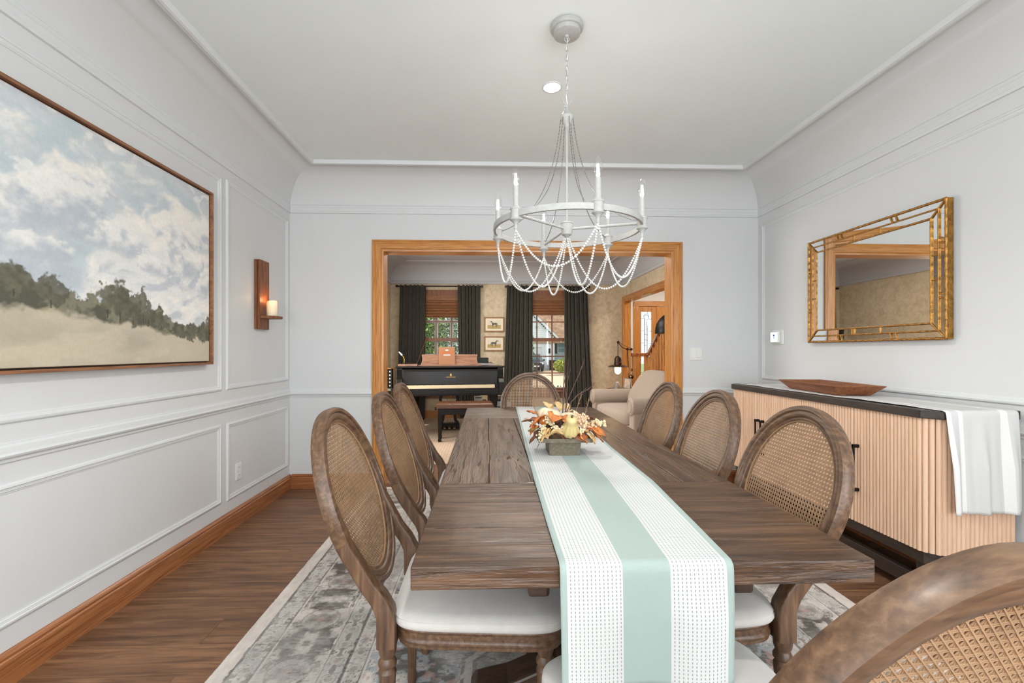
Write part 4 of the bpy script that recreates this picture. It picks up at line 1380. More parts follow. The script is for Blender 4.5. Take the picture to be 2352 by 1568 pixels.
# ================================================================== SWITCH, OUTLET, THERMOSTAT
sw = thing('light_switch', 'double white rocker switch plate beside the oak door casing', 'switch', (1.907, YF, 1.194))
MB().box(1.849, 1.965, YF - 0.006, YF, 1.137, 1.252).build('plate', PLAST, sw, off=(1.907, YF, 1.194), bevel=0.003)
for x in (1.884, 1.930):
    R = [(YF - 0.0065, 1.161), (YF - 0.0115, 1.161), (YF - 0.0075, 1.228), (YF - 0.0065, 1.228)]
    MB().prism(R, x - 0.0165, x + 0.0165, 'x').build('rocker', PLAST, sw, off=(1.907, YF, 1.194), bevel=0.001)
ol = thing('wall_outlet', 'white duplex outlet low in the small wall panel near the corner', 'outlet', (XL, 3.273, 0.372))
MB().box(XL, XL + 0.006, 3.238, 3.309, 0.315, 0.430).build('plate', PLAST, ol, off=(XL, 3.273, 0.372), bevel=0.002)
for z in (0.345, 0.400):
    rc = MB().box(XL + 0.006, XL + 0.008, 3.258, 3.288, z - 0.015, z + 0.015).build('receptacle', PLAST, ol, off=(XL, 3.273, 0.372), bevel=0.001)
    mm = MB()
    for y in (3.267, 3.279): mm.box(XL + 0.0078, XL + 0.0085, y - 0.001, y + 0.001, z - 0.002, z + 0.007)
    mm.build('slot', BLACK, rc, off=(XL, 3.273, 0.372))
to_ = (XR, 3.815, 1.342)
th = thing('thermostat', 'white square thermostat with a pale blue screen near the far corner', 'thermostat', to_)
MB().box(XR - 0.010, XR, 3.742, 3.892, 1.276, 1.402).build('back_plate', PLAST, th, off=to_, bevel=0.006)
MB().box(XR - 0.034, XR - 0.010, 3.772, 3.880, 1.290, 1.388).build('housing', PLAST, th, off=to_, bevel=0.006)
MB().box(XR - 0.0356, XR - 0.034, 3.780, 3.872, 1.300, 1.380).build('screen', SCREEN, th, off=to_)
m = MB(); ico = plain('screen_icon', L(70, 110, 190), 0.4)
m.box(XR - 0.0362, XR - 0.0356, 3.816, 3.836, 1.346, 1.362).prism([(3.826, 1.326), (3.818, 1.338), (3.834, 1.338)], XR - 0.0362, XR - 0.0356, 'x')
m.build('screen_icon', ico, th, off=to_)

# ================================================================== CHANDELIER
ch = (0.381, 2.18, 1.81)
CH = thing('chandelier', 'chalk white ring chandelier with six candle bulbs and beaded swags over the table', 'chandelier', ch)
cx, cy = ch[0], ch[1]
RAD = 0.347
m = MB().lathe([(0.012, 2.79), (0.072, 2.79), (0.079, 2.782), (0.079, 2.770), (0.074, 2.764), (0.066, 2.762), (0.064, 2.744), (0.060, 2.742), (0.012, 2.738), (0.008, 2.730)], (cx, cy, 0), 40)
m.build('canopy', CHAND, CH, smooth=0.6, off=ch)
m = MB()
m.tube([(cx + 0.011 * math.cos(a), cy, 2.722 + 0.012 * math.sin(a)) for a in np.linspace(0, 2 * PI, 17)[:-1]], 0.0025, 6, closed=True)
m.build('canopy_loop', CHAND, CH, smooth=0.9, off=ch)
# chain links
lk = MB()
Nn = 12
z = 2.712
k = 0
while z > 2.462:
    pts = []
    for a in np.linspace(0, 2 * PI, Nn + 1)[:-1]:
        w_, h_ = 0.0065 * math.cos(a), 0.0155 * math.sin(a)
        pts.append((cx + (w_ if k % 2 else 0), cy + (0 if k % 2 else w_), z - 0.012 + h_))
    lk.tube(pts, 0.0019, 6, closed=True)
    z -= 0.0235; k += 1
lk.build('hanging_chain', CHAND, CH, smooth=0.9, off=ch, kind='stuff')
MB().tube([(cx + 0.003 * math.sin(i * 1.1), cy + 0.003 * math.cos(i * 1.3), zz) for i, zz in enumerate(np.linspace(2.735, 2.40, 26))], 0.0022, 6).build('cord', PLAST, CH, smooth=0.9, off=ch)
MB().tube([(cx + 0.021 * math.cos(a), cy + 0.006 * math.cos(a), 2.432 + 0.026 * math.sin(a)) for a in np.linspace(0, 2 * PI, 25)[:-1]], 0.0032, 7, closed=True).build('top_ring', CHAND, CH, smooth=0.9, off=ch)
MB().lathe([(0.004, 2.408), (0.008, 2.402), (0.011, 2.398), (0.008, 2.392), (0.012, 2.382), (0.02, 2.366), (0.027, 2.356), (0.0325, 2.352), (0.0335, 2.346), (0.031, 2.342), (0.029, 2.335), (0.020, 2.318), (0.012, 2.306), (0.011, 2.300), (0.006, 2.296)], (cx, cy, 0), 28).build('crown', CHAND, CH, smooth=0.5, off=ch)
MB().lathe([(0.0058, 1.83), (0.0058, 2.302)], (cx, cy, 0), 14).build('stem', CHAND, CH, smooth=0.6, off=ch)
MB().lathe([(0.004, 1.758), (0.006, 1.768), (0.018, 1.778), (0.024, 1.781), (0.026, 1.790), (0.0275, 1.794), (0.0275, 1.832), (0.030, 1.834), (0.030, 1.840), (0.024, 1.843), (0.008, 1.846)], (cx, cy, 0), 28).build('hub', CHAND, CH, smooth=0.5, off=ch)
R = []
for i in range(96):
    a = 2 * PI * i / 96
    R.append([(cx + rr * math.cos(a), cy + rr * math.sin(a), zz) for rr, zz in ((RAD - 0.006, 1.7975), (RAD + 0.006, 1.7975), (RAD + 0.0065, 1.80), (RAD + 0.0065, 1.821), (RAD + 0.006, 1.8235), (RAD - 0.006, 1.8235))])
MB().rings(R, closed=True).build('ring', CHAND, CH, smooth=0.6, off=ch)
ANG = [math.radians(161.4 + 60 * i) for i in range(6)]
for i in (1, 3, 5):
    a = ANG[i]
    MB().tube([(cx + 0.02 * math.cos(a), cy + 0.02 * math.sin(a), 1.809), (cx + (RAD - 0.01) * math.cos(a), cy + (RAD - 0.01) * math.sin(a), 1.809)], 0.0062, 10).build('spoke', CHAND, CH, smooth=0.8, off=ch)
cup = MB().lathe([(0.003, -0.068), (0.0065, -0.066), (0.008, -0.060), (0.006, -0.054), (0.0065, -0.048), (0.010, -0.040), (0.018, -0.031), (0.0255, -0.026), (0.0265, -0.022), (0.0225, -0.019), (0.0215, 0.014), (0.0235, 0.018), (0.0255, 0.021), (0.0245, 0.025), (0.016, 0.028), (0.013, 0.033), (0.0118, 0.035)], (0, 0, 0), 26).mesh('candle_cup', CHAND, 0.5)
slv = MB().lathe([(0.0118, 0.030), (0.0118, 0.108), (0.0125, 0.110), (0.0118, 0.118), (0.010, 0.119)], (0, 0, 0), 22).mesh('candle_sleeve', CHAND, 0.5)
blb = MB().lathe([(0.0095, 0.117), (0.0100, 0.122), (0.0125, 0.130), (0.0165, 0.142), (0.0175, 0.150), (0.0168, 0.160), (0.0140, 0.172), (0.0095, 0.184), (0.0050, 0.192), (0.0015, 0.197), (0.0004, 0.1975)], (0, 0, 0), 24).mesh('bulb', BULB, 0.9)
fl_ = MB()
for a in range(4): fl_.tube([(0.0045 * math.cos(a * PI / 2), 0.0045 * math.sin(a * PI / 2), 0.136), (0.0030 * math.cos(a * PI / 2 + 0.4), 0.0030 * math.sin(a * PI / 2 + 0.4), 0.166)], 0.0011, 6)
fil = fl_.mesh('filament', FILA, 0.9)
for i, a in enumerate(ANG):
    p = (RAD * math.cos(a), RAD * math.sin(a), 0)
    inst('candle_cup', cup, CH, p); s_ = inst('candle_sleeve', slv, CH, p)
    b_ = inst('bulb', blb, CH, (p[0], p[1], -0.117 * 0.14), (0, 0, 0), (1.14, 1.14, 1.14)); inst('filament', fil, b_)
    light('chandelier_bulb', 'POINT', (cx + p[0], cy + p[1], 1.81 + 0.152), 1.5, (1.0, 0.95, 0.88), radius=0.012)
# slack grey chains from the crown to the cups
for a in ANG:
    pts = []
    for s in np.linspace(0, 1, 110):
        r = (1 - s) ** 2 * 0.030 + 2 * s * (1 - s) * 0.080 + s * s * (RAD - 0.012)
        zz = (1 - s) ** 2 * 2.338 + 2 * s * (1 - s) * 1.875 + s * s * 1.822
        pts.append((cx + r * math.cos(a), cy + r * math.sin(a), zz))
    MB().tube(pts, [0.0012 if k % 2 else 0.0026 for k in range(len(pts))], 6).build('slack_chain', CHAIN, CH, smooth=0.9, off=ch)


def bead_strand(p, q, sag, r=0.0052):
    p = Vector(p); q = Vector(q); m_ = MB()
    n = 400; pts = [p.lerp(q, s) - Vector((0, 0, 4 * sag * s * (1 - s))) for s in np.linspace(0, 1, n)]
    d = 0; last = pts[0]; m_.sphere(last, r, 8, 5)
    for w_ in pts[1:]:
        d += (w_ - last).length; last = w_
        if d >= r * 2.0: m_.sphere(w_, r * (0.96 + 0.08 * random.random()), 8, 5); d = 0
    m_.build('bead_strand', BEAD, CH, smooth=1.2, off=ch, kind='stuff')


for i in range(6):
    a, b = ANG[i], ANG[(i + 1) % 6]
    A_ = (cx + RAD * math.cos(a), cy + RAD * math.sin(a), 1.742); B_ = (cx + RAD * math.cos(b), cy + RAD * math.sin(b), 1.742)
    bead_strand(A_, B_, 0.20 if i not in (1,) else 0.165)
    bead_strand((cx + 0.012 * math.cos(a), cy + 0.012 * math.sin(a), 1.758), A_, 0.235)

rl = thing('recessed_light', 'round recessed ceiling light shining just behind the chandelier chain', 'ceiling light', (0.383, 2.695, 2.79))
MB().lathe([(0.047, -0.0005), (0.050, -0.004), (0.058, -0.003), (0.060, 0.0)], (0.383, 2.695, 2.79), 36).build('trim_ring', TRIM, rl, smooth=0.6, off=(0.383, 2.695, 2.79))
MB().lathe([(0.002, -0.0042), (0.047, -0.0042), (0.048, 0.0)], (0.383, 2.695, 2.79), 36).build('lens', emis('light_lens', (1, 0.98, 0.94), 14), rl, off=(0.383, 2.695, 2.79))

# ================================================================== AUTUMN CENTREPIECE
fo = Vector((0.333, 2.02, 0.7695))
FC = thing('autumn_centrepiece', 'autumn centrepiece of pumpkins, leaves and berries on a pedestal box', 'centrepiece', fo)
GALV = plain('weathered_galvanised', L(108, 98, 82), 0.6, 0.2, var=0.3, nscale=90, bump=0.3)
BARNW = wood('barn_wood', [L(78, 64, 54), L(112, 94, 80), L(140, 124, 108)], 0, 5, 9, 0.7, 0, 0.3, tone=0)
m = MB().rings([[(-0.066, -0.066, 0), (0.066, -0.066, 0), (0.066, 0.066, 0), (-0.066, 0.066, 0)], [(-0.070, -0.070, 0.062), (0.070, -0.070, 0.062), (0.070, 0.070, 0.062), (-0.070, 0.070, 0.062)]])
m.build('pedestal_box', GALV, FC, bevel=0.002)
MB().box(-0.112, 0.112, -0.090, 0.090, 0.062, 0.074).build('tray', BARNW, FC, bevel=0.002)
rim = MB()
for b in ((-0.115, 0.115, -0.094, -0.089, 0.062, 0.079), (-0.115, 0.115, 0.089, 0.094, 0.062, 0.079), (-0.115, -0.110, -0.089, 0.089, 0.062, 0.079), (0.110, 0.115, -0.089, 0.089, 0.062, 0.079)): rim.box(*b)
rim.build('tray_rim', GALV, FC)
PUMP = plain('cream_pumpkin', L(216, 198, 166), 0.5, var=0.06, nscale=20)
GOURD = plain('yellow_gourd', L(208, 186, 128), 0.4, var=0.08, nscale=20, coat=0.2)
STEM = plain('dry_stem', L(104, 84, 58), 0.7, var=0.2)
LEAF_O = plain('rust_leaf', L(196, 116, 56), 0.6, var=0.3, nscale=60)
LEAF_T = plain('tan_leaf', L(214, 178, 122), 0.6, var=0.2, nscale=60)
LEAF_B = plain('brown_leaf', L(134, 80, 52), 0.6, var=0.3, nscale=60)
LEAF_G = plain('olive_leaf', L(140, 122, 68), 0.6, var=0.2, nscale=60)
BERRY = plain('cream_berry', L(224, 208, 168), 0.35, var=0.12, nscale=60, coat=0.3)
BERRY_P = plain('peach_berry', L(220, 184, 148), 0.35, var=0.15, nscale=60, coat=0.3)
CONE = plain('pine_cone_scale', L(92, 68, 58), 0.6, var=0.3, nscale=60)
FLOW = plain('cream_flower', L(236, 214, 186), 0.7, var=0.08, nscale=60)


def ribbed(name, mat, c, rx, rz, ribs=10, neck=None, M=None):
    m = MB(); R = []
    n = ribs * 6
    T = Matrix.Translation(c) @ (M or Matrix())
    lev = 16
    for j in range(lev + 1):
        p = PI * j / lev
        ring = []
        for i in range(n):
            a = 2 * PI * i / n
            g = 1 - 0.12 * abs(math.cos(a * ribs / 2)) ** 6 * math.sin(p)
            rr = rx * math.sin(p) * g
            zz = -rz * math.cos(p) * (1 - 0.18 * math.exp(-(math.sin(p) * 2.4) ** 2) * (1 if neck is None else (1 if p < PI / 2 else 0)))
            if neck is not None and p > PI / 2:
                # pear shape: stretch the top half into a neck
                q = (p - PI / 2) / (PI / 2)
                rr = (rx * (1 - ss(0.0, 0.62, q)) + neck[0] * ss(0.0, 0.62, q)) * (math.sqrt(max(0, 1 - max(0, (q - 0.78) / 0.22) ** 2)) if q > 0.78 else 1) * (g if q < .6 else 1)
                zz = q * neck[1]
            ring.append(T @ Vector((max(rr, 0.0004) * math.cos(a), max(rr, 0.0004) * math.sin(a), zz)))
        R.append(ring)
    m.rings(R)
    return m.build(name, mat, FC, smooth=1.2)


tiltg = Matrix.Rotation(math.radians(38), 4, 'X')
ribbed('gourd', GOURD, (0.018, -0.088, 0.118), 0.040, 0.038, 10, (0.024, 0.078), tiltg)
MB().tube([(0.018, -0.131, 0.174), (0.018, -0.143, 0.185)], [0.0062, 0.0052], 8).build('gourd_stem', STEM, FC, smooth=0.6)
ribbed('pumpkin', PUMP, (-0.058, -0.010, 0.166), 0.056, 0.036, 10, None, Matrix.Rotation(0.25, 4, 'Y'))
ribbed('pumpkin', PUMP, (0.022, -0.020, 0.152), 0.043, 0.033, 9, None, Matrix.Rotation(-0.3, 4, 'X'))
MB().tube([(0.028, -0.022, 0.170), (0.034, -0.026, 0.184), (0.044, -0.028, 0.190)], [0.006, 0.0045, 0.0055], 8).build('pumpkin_stem', STEM, FC, smooth=0.6)
fm = MB()
for k in range(5):
    r0 = 0.010 + k * 0.010
    for i in range(5 + 2 * k):
        a = 2 * PI * i / (5 + 2 * k) + k * 0.5
        c = Vector((0.052 + r0 * math.cos(a) * 0.9, 0.03 + r0 * math.sin(a) * 0.5, 0.185 - r0 * 0.75 + 0.006 * math.sin(a * 3)))
        M_ = Matrix.Rotation(a, 4, 'Z') @ Matrix.Rotation(0.5 + k * 0.2, 4, 'Y')
        fm.sphere(c, 0.010, 7, 5, (0.9, 0.8, 0.28), M_)
fm.build('hydrangea_head', FLOW, FC, smooth=1.2, kind='stuff')

# leaf shapes
def leaf_mesh(name, mat, Ln, Wd, lobes=0, curl=0.5):
    n = 9; V = []; F = []
    for i in range(n):
        q = i / (n - 1)
        w = Wd * math.sin(PI * min(1, q * 1.02 + 0.02)) ** 0.8
        if lobes: w *= 0.62 + 0.55 * abs(math.sin(q * PI * lobes))
        z = -curl * Ln * (q - 0.4) ** 2 + 0.06 * Ln * math.sin(q * 7)
        for s in (-1, -0.5, 0, 0.5, 1):
            V.append((s * w, q * Ln, z + 0.35 * w * abs(s) + 0.004 * math.sin(s * 5 + q * 9)))
    for i in range(n - 1):
        for k in range(4):
            a = i * 5 + k; F.append((a, a + 1, a + 6, a + 5))
    m = MB().add(V, F).mesh(name, mat, 1.2)
    return m


LMS = [leaf_mesh('leaf', LEAF_O, 0.095, 0.034, 3, 0.7), leaf_mesh('leaf', LEAF_T, 0.110, 0.020, 0, 0.9), leaf_mesh('leaf', LEAF_B, 0.085, 0.030, 3, 0.8), leaf_mesh('leaf', LEAF_G, 0.060, 0.022, 0, 0.4), leaf_mesh('leaf', LEAF_O, 0.075, 0.026, 2, 1.0), leaf_mesh('leaf', LEAF_T, 0.075, 0.030, 3, 0.7)]
LV = [  # mesh, position, direction angle, pitch, roll, scale
    (0, (-0.075, -0.055, 0.165), 200, -10, 20, 1.0), (0, (-0.03, -0.045, 0.168), 250, 5, -20, 1.0), (4, (-0.02, -0.055, 0.165), 300, 0, 10, 1.0),
    (1, (-0.055, -0.050, 0.100), 250, 10, 40, 1.0), (1, (-0.075, -0.085, 0.102), 345, 8, -50, 1.0), (1, (-0.06, -0.06, 0.125), 225, -20, 10, 0.8),
    (4, (0.055, -0.055, 0.100), 305, -15, 0, 0.9), (2, (0.045, -0.055, 0.094), 290, -10, 30, 0.8), (0, (0.095, -0.055, 0.120), 330, -10, 10, 0.95), (5, (0.085, -0.06, 0.105), 320, -25, -20, 1.0),
    (3, (-0.10, -0.055, 0.115), 190, 0, 0, 1.0), (3, (0.09, -0.045, 0.130), 350, 15, 0, 0.9), (2, (-0.105, -0.03, 0.140), 170, 15, 0, 0.9), (4, (-0.110, -0.04, 0.130), 215, -20, 0, 0.8),
    (0, (-0.09, 0.02, 0.15), 140, 30, 0, 0.9), (2, (0.09, 0.03, 0.14), 20, 10, 0, 1.0), (5, (-0.005, 0.03, 0.185), 100, 40, 10, 0.9), (5, (-0.045, 0.03, 0.185), 130, 45, 0, 0.8), (1, (0.03, 0.05, 0.17), 80, 40, 0, 0.8),
    (2, (0.0, -0.04, 0.095), 270, -10, 0, 0.7), (2, (-0.08, -0.03, 0.10), 190, -20, 0, 1.0), (0, (0.10, 0.0, 0.10), 350, -20, 0, 1.0)]
for mi_, p, an, pi_, ro, s in LV:
    o = inst('leaf', LMS[mi_], FC, p, (math.radians(pi_), math.radians(ro), math.radians(an - 90)), (s, s, s))
    solid(o, 0.0009, 0)


def berries(name, mat, pts, n, spread, r, seed):
    R_ = random.Random(seed); m = MB()
    P = [Vector(p) for p in pts]
    for k in range(n):
        q = R_.random() * (len(P) - 1); i = int(q); c = P[i].lerp(P[i + 1], q - i)
        c += Vector((R_.gauss(0, spread), R_.gauss(0, spread * 0.7), R_.gauss(0, spread)))
        m.sphere(c, r * R_.uniform(0.75, 1.1), 8, 6)
    m.tube(P, 0.0014, 5)
    m.build(name, mat, FC, smooth=1.2, kind='stuff')


berries('berry_cluster', BERRY, [(-0.080, -0.080, 0.160), (-0.055, -0.090, 0.135), (-0.02, -0.095, 0.122)], 42, 0.007, 0.0052, 1)
berries('berry_cluster', BERRY, [(-0.095, -0.075, 0.125), (-0.105, -0.09, 0.10), (-0.110, -0.10, 0.080)], 44, 0.008, 0.0050, 2)
berries('berry_cluster', BERRY_P, [(0.060, -0.05, 0.155), (0.085, -0.06, 0.135), (0.140, -0.055, 0.125)], 90, 0.012, 0.0060, 3)
berries('berry_cluster', BERRY, [(0.145, -0.04, 0.142), (0.185, -0.045, 0.134)], 26, 0.006, 0.0062, 4)
berries('berry_cluster', BERRY_P, [(0.075, -0.03, 0.17), (0.10, -0.035, 0.155)], 26, 0.009, 0.0050, 5)
berries('berry_cluster', BERRY, [(0.05, -0.08, 0.118), (0.075, -0.085, 0.105)], 22, 0.008, 0.0052, 6)
MB().sphere((0, 0, 0.088), 0.09, 18, 10, (0.98, 0.78, 0.62)).build('moss_bed', plain('dry_moss', L(96, 72, 48), 0.9, var=0.4, nscale=90, bump=0.8, bscale=160), FC, smooth=1.2)
for c_, mt in (((-0.085, -0.05, 0.15), LEAF_O), ((0.075, -0.03, 0.15), FLOW), ((-0.02, -0.06, 0.155), LEAF_B)): MB().sphere(c_, 0.024, 10, 7, (1.2, 0.8, 0.8)).build('fabric_bud', mt, FC, smooth=1.2)
# pine cone of overlapping scales
pc = MB()
c0 = Vector((-0.010, -0.070, 0.140)); axd = Vector((-0.15, -0.9, 0.35)).normalized()
Q = Vector((0, 0, 1)).rotation_difference(axd).to_matrix().to_4x4()
for k in range(7):
    for i in range(9):
        a = 2 * PI * (i + k * 0.5) / 9; q = k / 6
        r = 0.026 * (1 - q * 0.75)
        M_ = Matrix.Translation(c0) @ Q @ Matrix.Translation((r * math.cos(a) * 0.6, r * math.sin(a) * 0.6, -0.012 + 0.032 * q)) @ Matrix.Rotation(a, 4, 'Z') @ Matrix.Rotation(1.1 - q * 0.7, 4, 'Y')
        pc.add([M_ @ Vector(v) for v in ((0, -0.002, -0.008), (0, 0.002, -0.008), (0.001, 0.005, 0.010), (0.001, -0.005, 0.010), (0.003, 0, 0.013), (0.003, 0, -0.008))], [(0, 1, 2, 3), (2, 4, 3), (5, 0, 3, 4), (1, 5, 4, 2), (0, 5, 1)])
pc.build('pine_cone', CONE, FC)
tw = [([(0.0, 0.0, 0.15), (0.004, 0.0, 0.22), (0.006, 0.0, 0.30), (0.012, 0.01, 0.38), (0.016, 0.01, 0.47)], 0.0035, 'tall_twig'),
      ([(0.012, 0.0, 0.15), (0.018, 0.0, 0.24), (0.024, 0.0, 0.32), (0.028, 0.005, 0.42)], 0.003, 'tall_twig'),
      ([(0.006, 0.0, 0.15), (0.025, 0.0, 0.235), (0.055, 0.0, 0.305), (0.075, 0.0, 0.35), (0.100, 0.0, 0.42)], 0.0028, 'forked_twig'),
      ([(0.010, 0.0, 0.16), (0.040, 0.0, 0.225), (0.075, 0.0, 0.26), (0.105, 0.0, 0.275), (0.135, 0.0, 0.29)], 0.0026, 'forked_twig')]
for pts, r, nme in tw:
    m = MB(); n = len(pts); m.tube(pts, [r * (1 - 0.75 * i / (n - 1)) for i in range(n)], 6)
    R_ = random.Random(n + int(r * 1e5))
    for i in range(1, n - 1):
        p = Vector(pts[i]); d_ = (Vector(pts[i + 1]) - p)
        sd = Vector((R_.choice((-1, 1)) * 0.5, R_.uniform(-0.2, 0.2), 0.9)).normalized()
        m.tube([p, p + (d_.normalized() + sd * 0.5).normalized() * 0.035, p + (d_.normalized() + sd * 0.8).normalized() * 0.06], [r * 0.6, r * 0.4, r * 0.15], 5)
    m.build(nme, BARK, FC, smooth=0.9)
gr_ = MB(); R_ = random.Random(3)
for base, top in (((0.095, 0.02, 0.13), (0.125, 0.02, 0.235)), ((0.06, 0.03, 0.16), (0.090, 0.02, 0.255)), ((-0.10, 0.0, 0.13), (-0.130, 0.0, 0.215)), ((-0.08, 0.02, 0.15), (-0.02, 0.03, 0.235)), ((-0.12, -0.03, 0.13), (-0.165, -0.03, 0.155))):
    b_, t_ = Vector(base), Vector(top)
    gr_.tube([b_, t_], [0.0012, 0.0006], 5)
    for k in range(26):
        p = b_.lerp(t_, 0.4 + 0.6 * k / 26); d_ = ((t_ - b_).normalized() + Vector((R_.gauss(0, 0.5), R_.gauss(0, 0.5), R_.gauss(0, 0.3)))).normalized()
        gr_.tube([p, p + d_ * 0.014], [0.0009, 0.0003], 4)
gr_.build('dried_grass', plain('dried_grass', L(150, 122, 92), 0.8, var=0.2), FC, kind='stuff')
ss_ = MB().tube([(-0.105, -0.10, 0.085), (-0.118, -0.115, 0.062), (-0.130, -0.125, 0.040)], [0.002, 0.0016, 0.001], 5)
ss_.build('dropping_stem', BARK, FC)

# ================================================================== CURTAINS, RODS, BLINDS, PRINTS
def curtain(name, x0t, x1t, x0b, x1b, lab, nf, seed, ztop=2.388, zb=0.03):
    yc = LY1 - 0.12
    def fn(u, v):
        zz = zb + (ztop - zb) * v
        x0 = x0b + (x0t - x0b) * v ** 0.6; x1 = x1b + (x1t - x1b) * v ** 0.6
        ph = 2 * PI * nf * (u + 0.03 * np.sin(u * 9 + seed) + 0.02 * (1 - v) * np.sin(u * 5 + seed * 2))
        amp = 0.026 + 0.016 * (1 - v) + 0.006 * np.sin(seed + u * 7)
        pin = np.where(v > 0.985, 0.6, 1.0)
        y = yc - (amp * np.sin(ph) + 0.35 * amp * np.sin(2 * ph + 1)) * pin
        x = x0 + (x1 - x0) * u + 0.006 * np.sin(ph * 2 + seed)
        return x - (x0t + x1t) / 2, y - yc, zz - zb + 0.012 * np.sin(ph) * (v > 0.99)
    me = grid_mesh(name, 96, 40, fn, CURT)
    o = inst('curtain', me, None, ((x0t + x1t) / 2, yc, zb)); solid(o, 0.003, 0)
    tag(o, lab, 'curtain', 'olive curtains of the living room windows')


curtain('curtain', -1.555, -1.10, -1.61, -1.14, 'dark olive curtain panel nearest the corner behind the piano', 6, 1)
curtain('curtain', -0.528, -0.128, -0.49, -0.14, 'dark olive curtain panel beside the two framed horse prints, behind the piano desk', 6, 2)
curtain('curtain', 0.348, 0.805, 0.24, 0.81, 'dark olive curtain panel between the horse prints and the window with the car view', 7, 3)
curtain('curtain', 1.375, 1.80, 1.405, 1.93, 'dark olive curtain panel nearest the armchair, flaring out at its foot', 6, 4)
for (a, b, lab) in ((-1.633, -0.079, 'black curtain rod over the window behind the piano'), (0.309, 1.847, 'black curtain rod over the window showing the neighbour house')):
    rd = thing('curtain_rod', lab, 'curtain rod', ((a + b) / 2, LY1 - 0.12, 2.372), 0, 'black curtain rods')
    off = ((a + b) / 2, LY1 - 0.12, 2.372)
    m = MB().tube([(a + 0.03, LY1 - 0.12, 2.372), (b - 0.03, LY1 - 0.12, 2.372)], 0.012, 12); m.build('rod', BLACK, rd, smooth=0.8, off=off)
    for x in (a, b - 0.045):
        MB().box(x, x + 0.045, LY1 - 0.14, LY1 - 0.10, 2.352, 2.392).build('finial', BLACK, rd, off=off, bevel=0.004)
    for x in (a + 0.07, b - 0.07):
        MB().box(x - 0.01, x + 0.01, LY1 - 0.12, LY1, 2.352, 2.366).build('bracket', BLACK, rd, off=off)
for cx_, zb in ((-0.80, 1.835), (1.044, 1.885)):
    off = (cx_, LY1 - 0.02, zb)
    bl = thing('woven_blind', 'woven bamboo blind at the ' + ('window behind the piano' if cx_ < 0 else 'window showing the neighbour house'), 'blind', off, 0, 'woven bamboo blinds')
    MB().box(cx_ - 0.46, cx_ + 0.46, LY1 - 0.052, LY1 - 0.046, 2.13, 2.222).build('valance', BLIND, bl, off=off)
    MB().box(cx_ - 0.46, cx_ + 0.46, LY1 - 0.045, LY1 - 0.012, 2.19, 2.222).build('head_rail', BLIND, bl, off=off)
    n = 6 if cx_ < 0 else 5
    for k in range(n):
        z = zb + (2.135 - zb) * k / n; z1 = zb + (2.135 - zb) * (k + 1) / n
        MB().prism([(LY1 - 0.030, z), (LY1 - 0.045 - 0.003 * (n - k), z + 0.008), (LY1 - 0.030, z1 + 0.01), (LY1 - 0.024, z1 + 0.01), (LY1 - 0.024, z)], cx_ - 0.455, cx_ + 0.455, 'x').build('fold', BLIND, bl, off=off)
    MB().box(cx_ - 0.455, cx_ + 0.455, LY1 - 0.042, LY1 - 0.022, zb - 0.018, zb).build('bottom_bar', BLIND, bl, off=off)


def horse(nx, ny, flip):
    u, v = np.meshgrid(np.linspace(0, 1, nx + 1), np.linspace(0, 1, ny + 1))
    q = lambda *a: np.array(L(*a))
    c = np.zeros(u.shape + (3,)) + q(232, 222, 198)
    ix, iy = (u - 0.12) / 0.76, (v - 0.16) / 0.70
    ins_ = (ix > 0) & (ix < 1) & (iy > 0) & (iy < 1)
    pic = lerp(np.zeros_like(c) + q(214, 206, 186), q(224, 214, 190), iy)
    gnd = iy < 0.40 + 0.03 * np.sin(ix * 9)
    g = lerp(np.zeros_like(c) + q(196, 164, 92), q(158, 140, 84), fbm(u * 14, v * 20, 5, 3))
    pic = np.where(gnd[..., None], g, pic)
    x = (1 - ix if flip else ix); y = iy
    hs = np.zeros(u.shape, bool)
    el = lambda a, b, r, s: ((x - a) / r) ** 2 + ((y - b) / s) ** 2 < 1
    hs |= el(0.50, 0.56, 0.155, 0.105) | el(0.40, 0.57, 0.085, 0.11) | el(0.62, 0.57, 0.09, 0.115)
    hs |= (abs(y - (0.62 + (0.42 - x) * 1.35)) < 0.075) & (x > 0.27) & (x < 0.43)
    hs |= el(0.245, 0.80, 0.075, 0.042) | el(0.295, 0.86, 0.02, 0.05)
    for lx, sl in ((0.375, -0.04), (0.42, 0.05), (0.62, -0.03), (0.665, 0.07)):
        hs |= (abs(x - lx - sl * (0.5 - y)) < 0.016 + 0.02 * (y - 0.2)) & (y > 0.16) & (y < 0.5)
    hs |= (abs(x - 0.715 - (0.6 - y) * 0.12) < 0.02) & (y > 0.32) & (y < 0.6)
    pic = np.where(hs[..., None], lerp(np.zeros_like(c) + q(70, 62, 58), q(104, 92, 84), ss(0.5, 0.68, y)), pic)
    return np.where(ins_[..., None], pic, c)


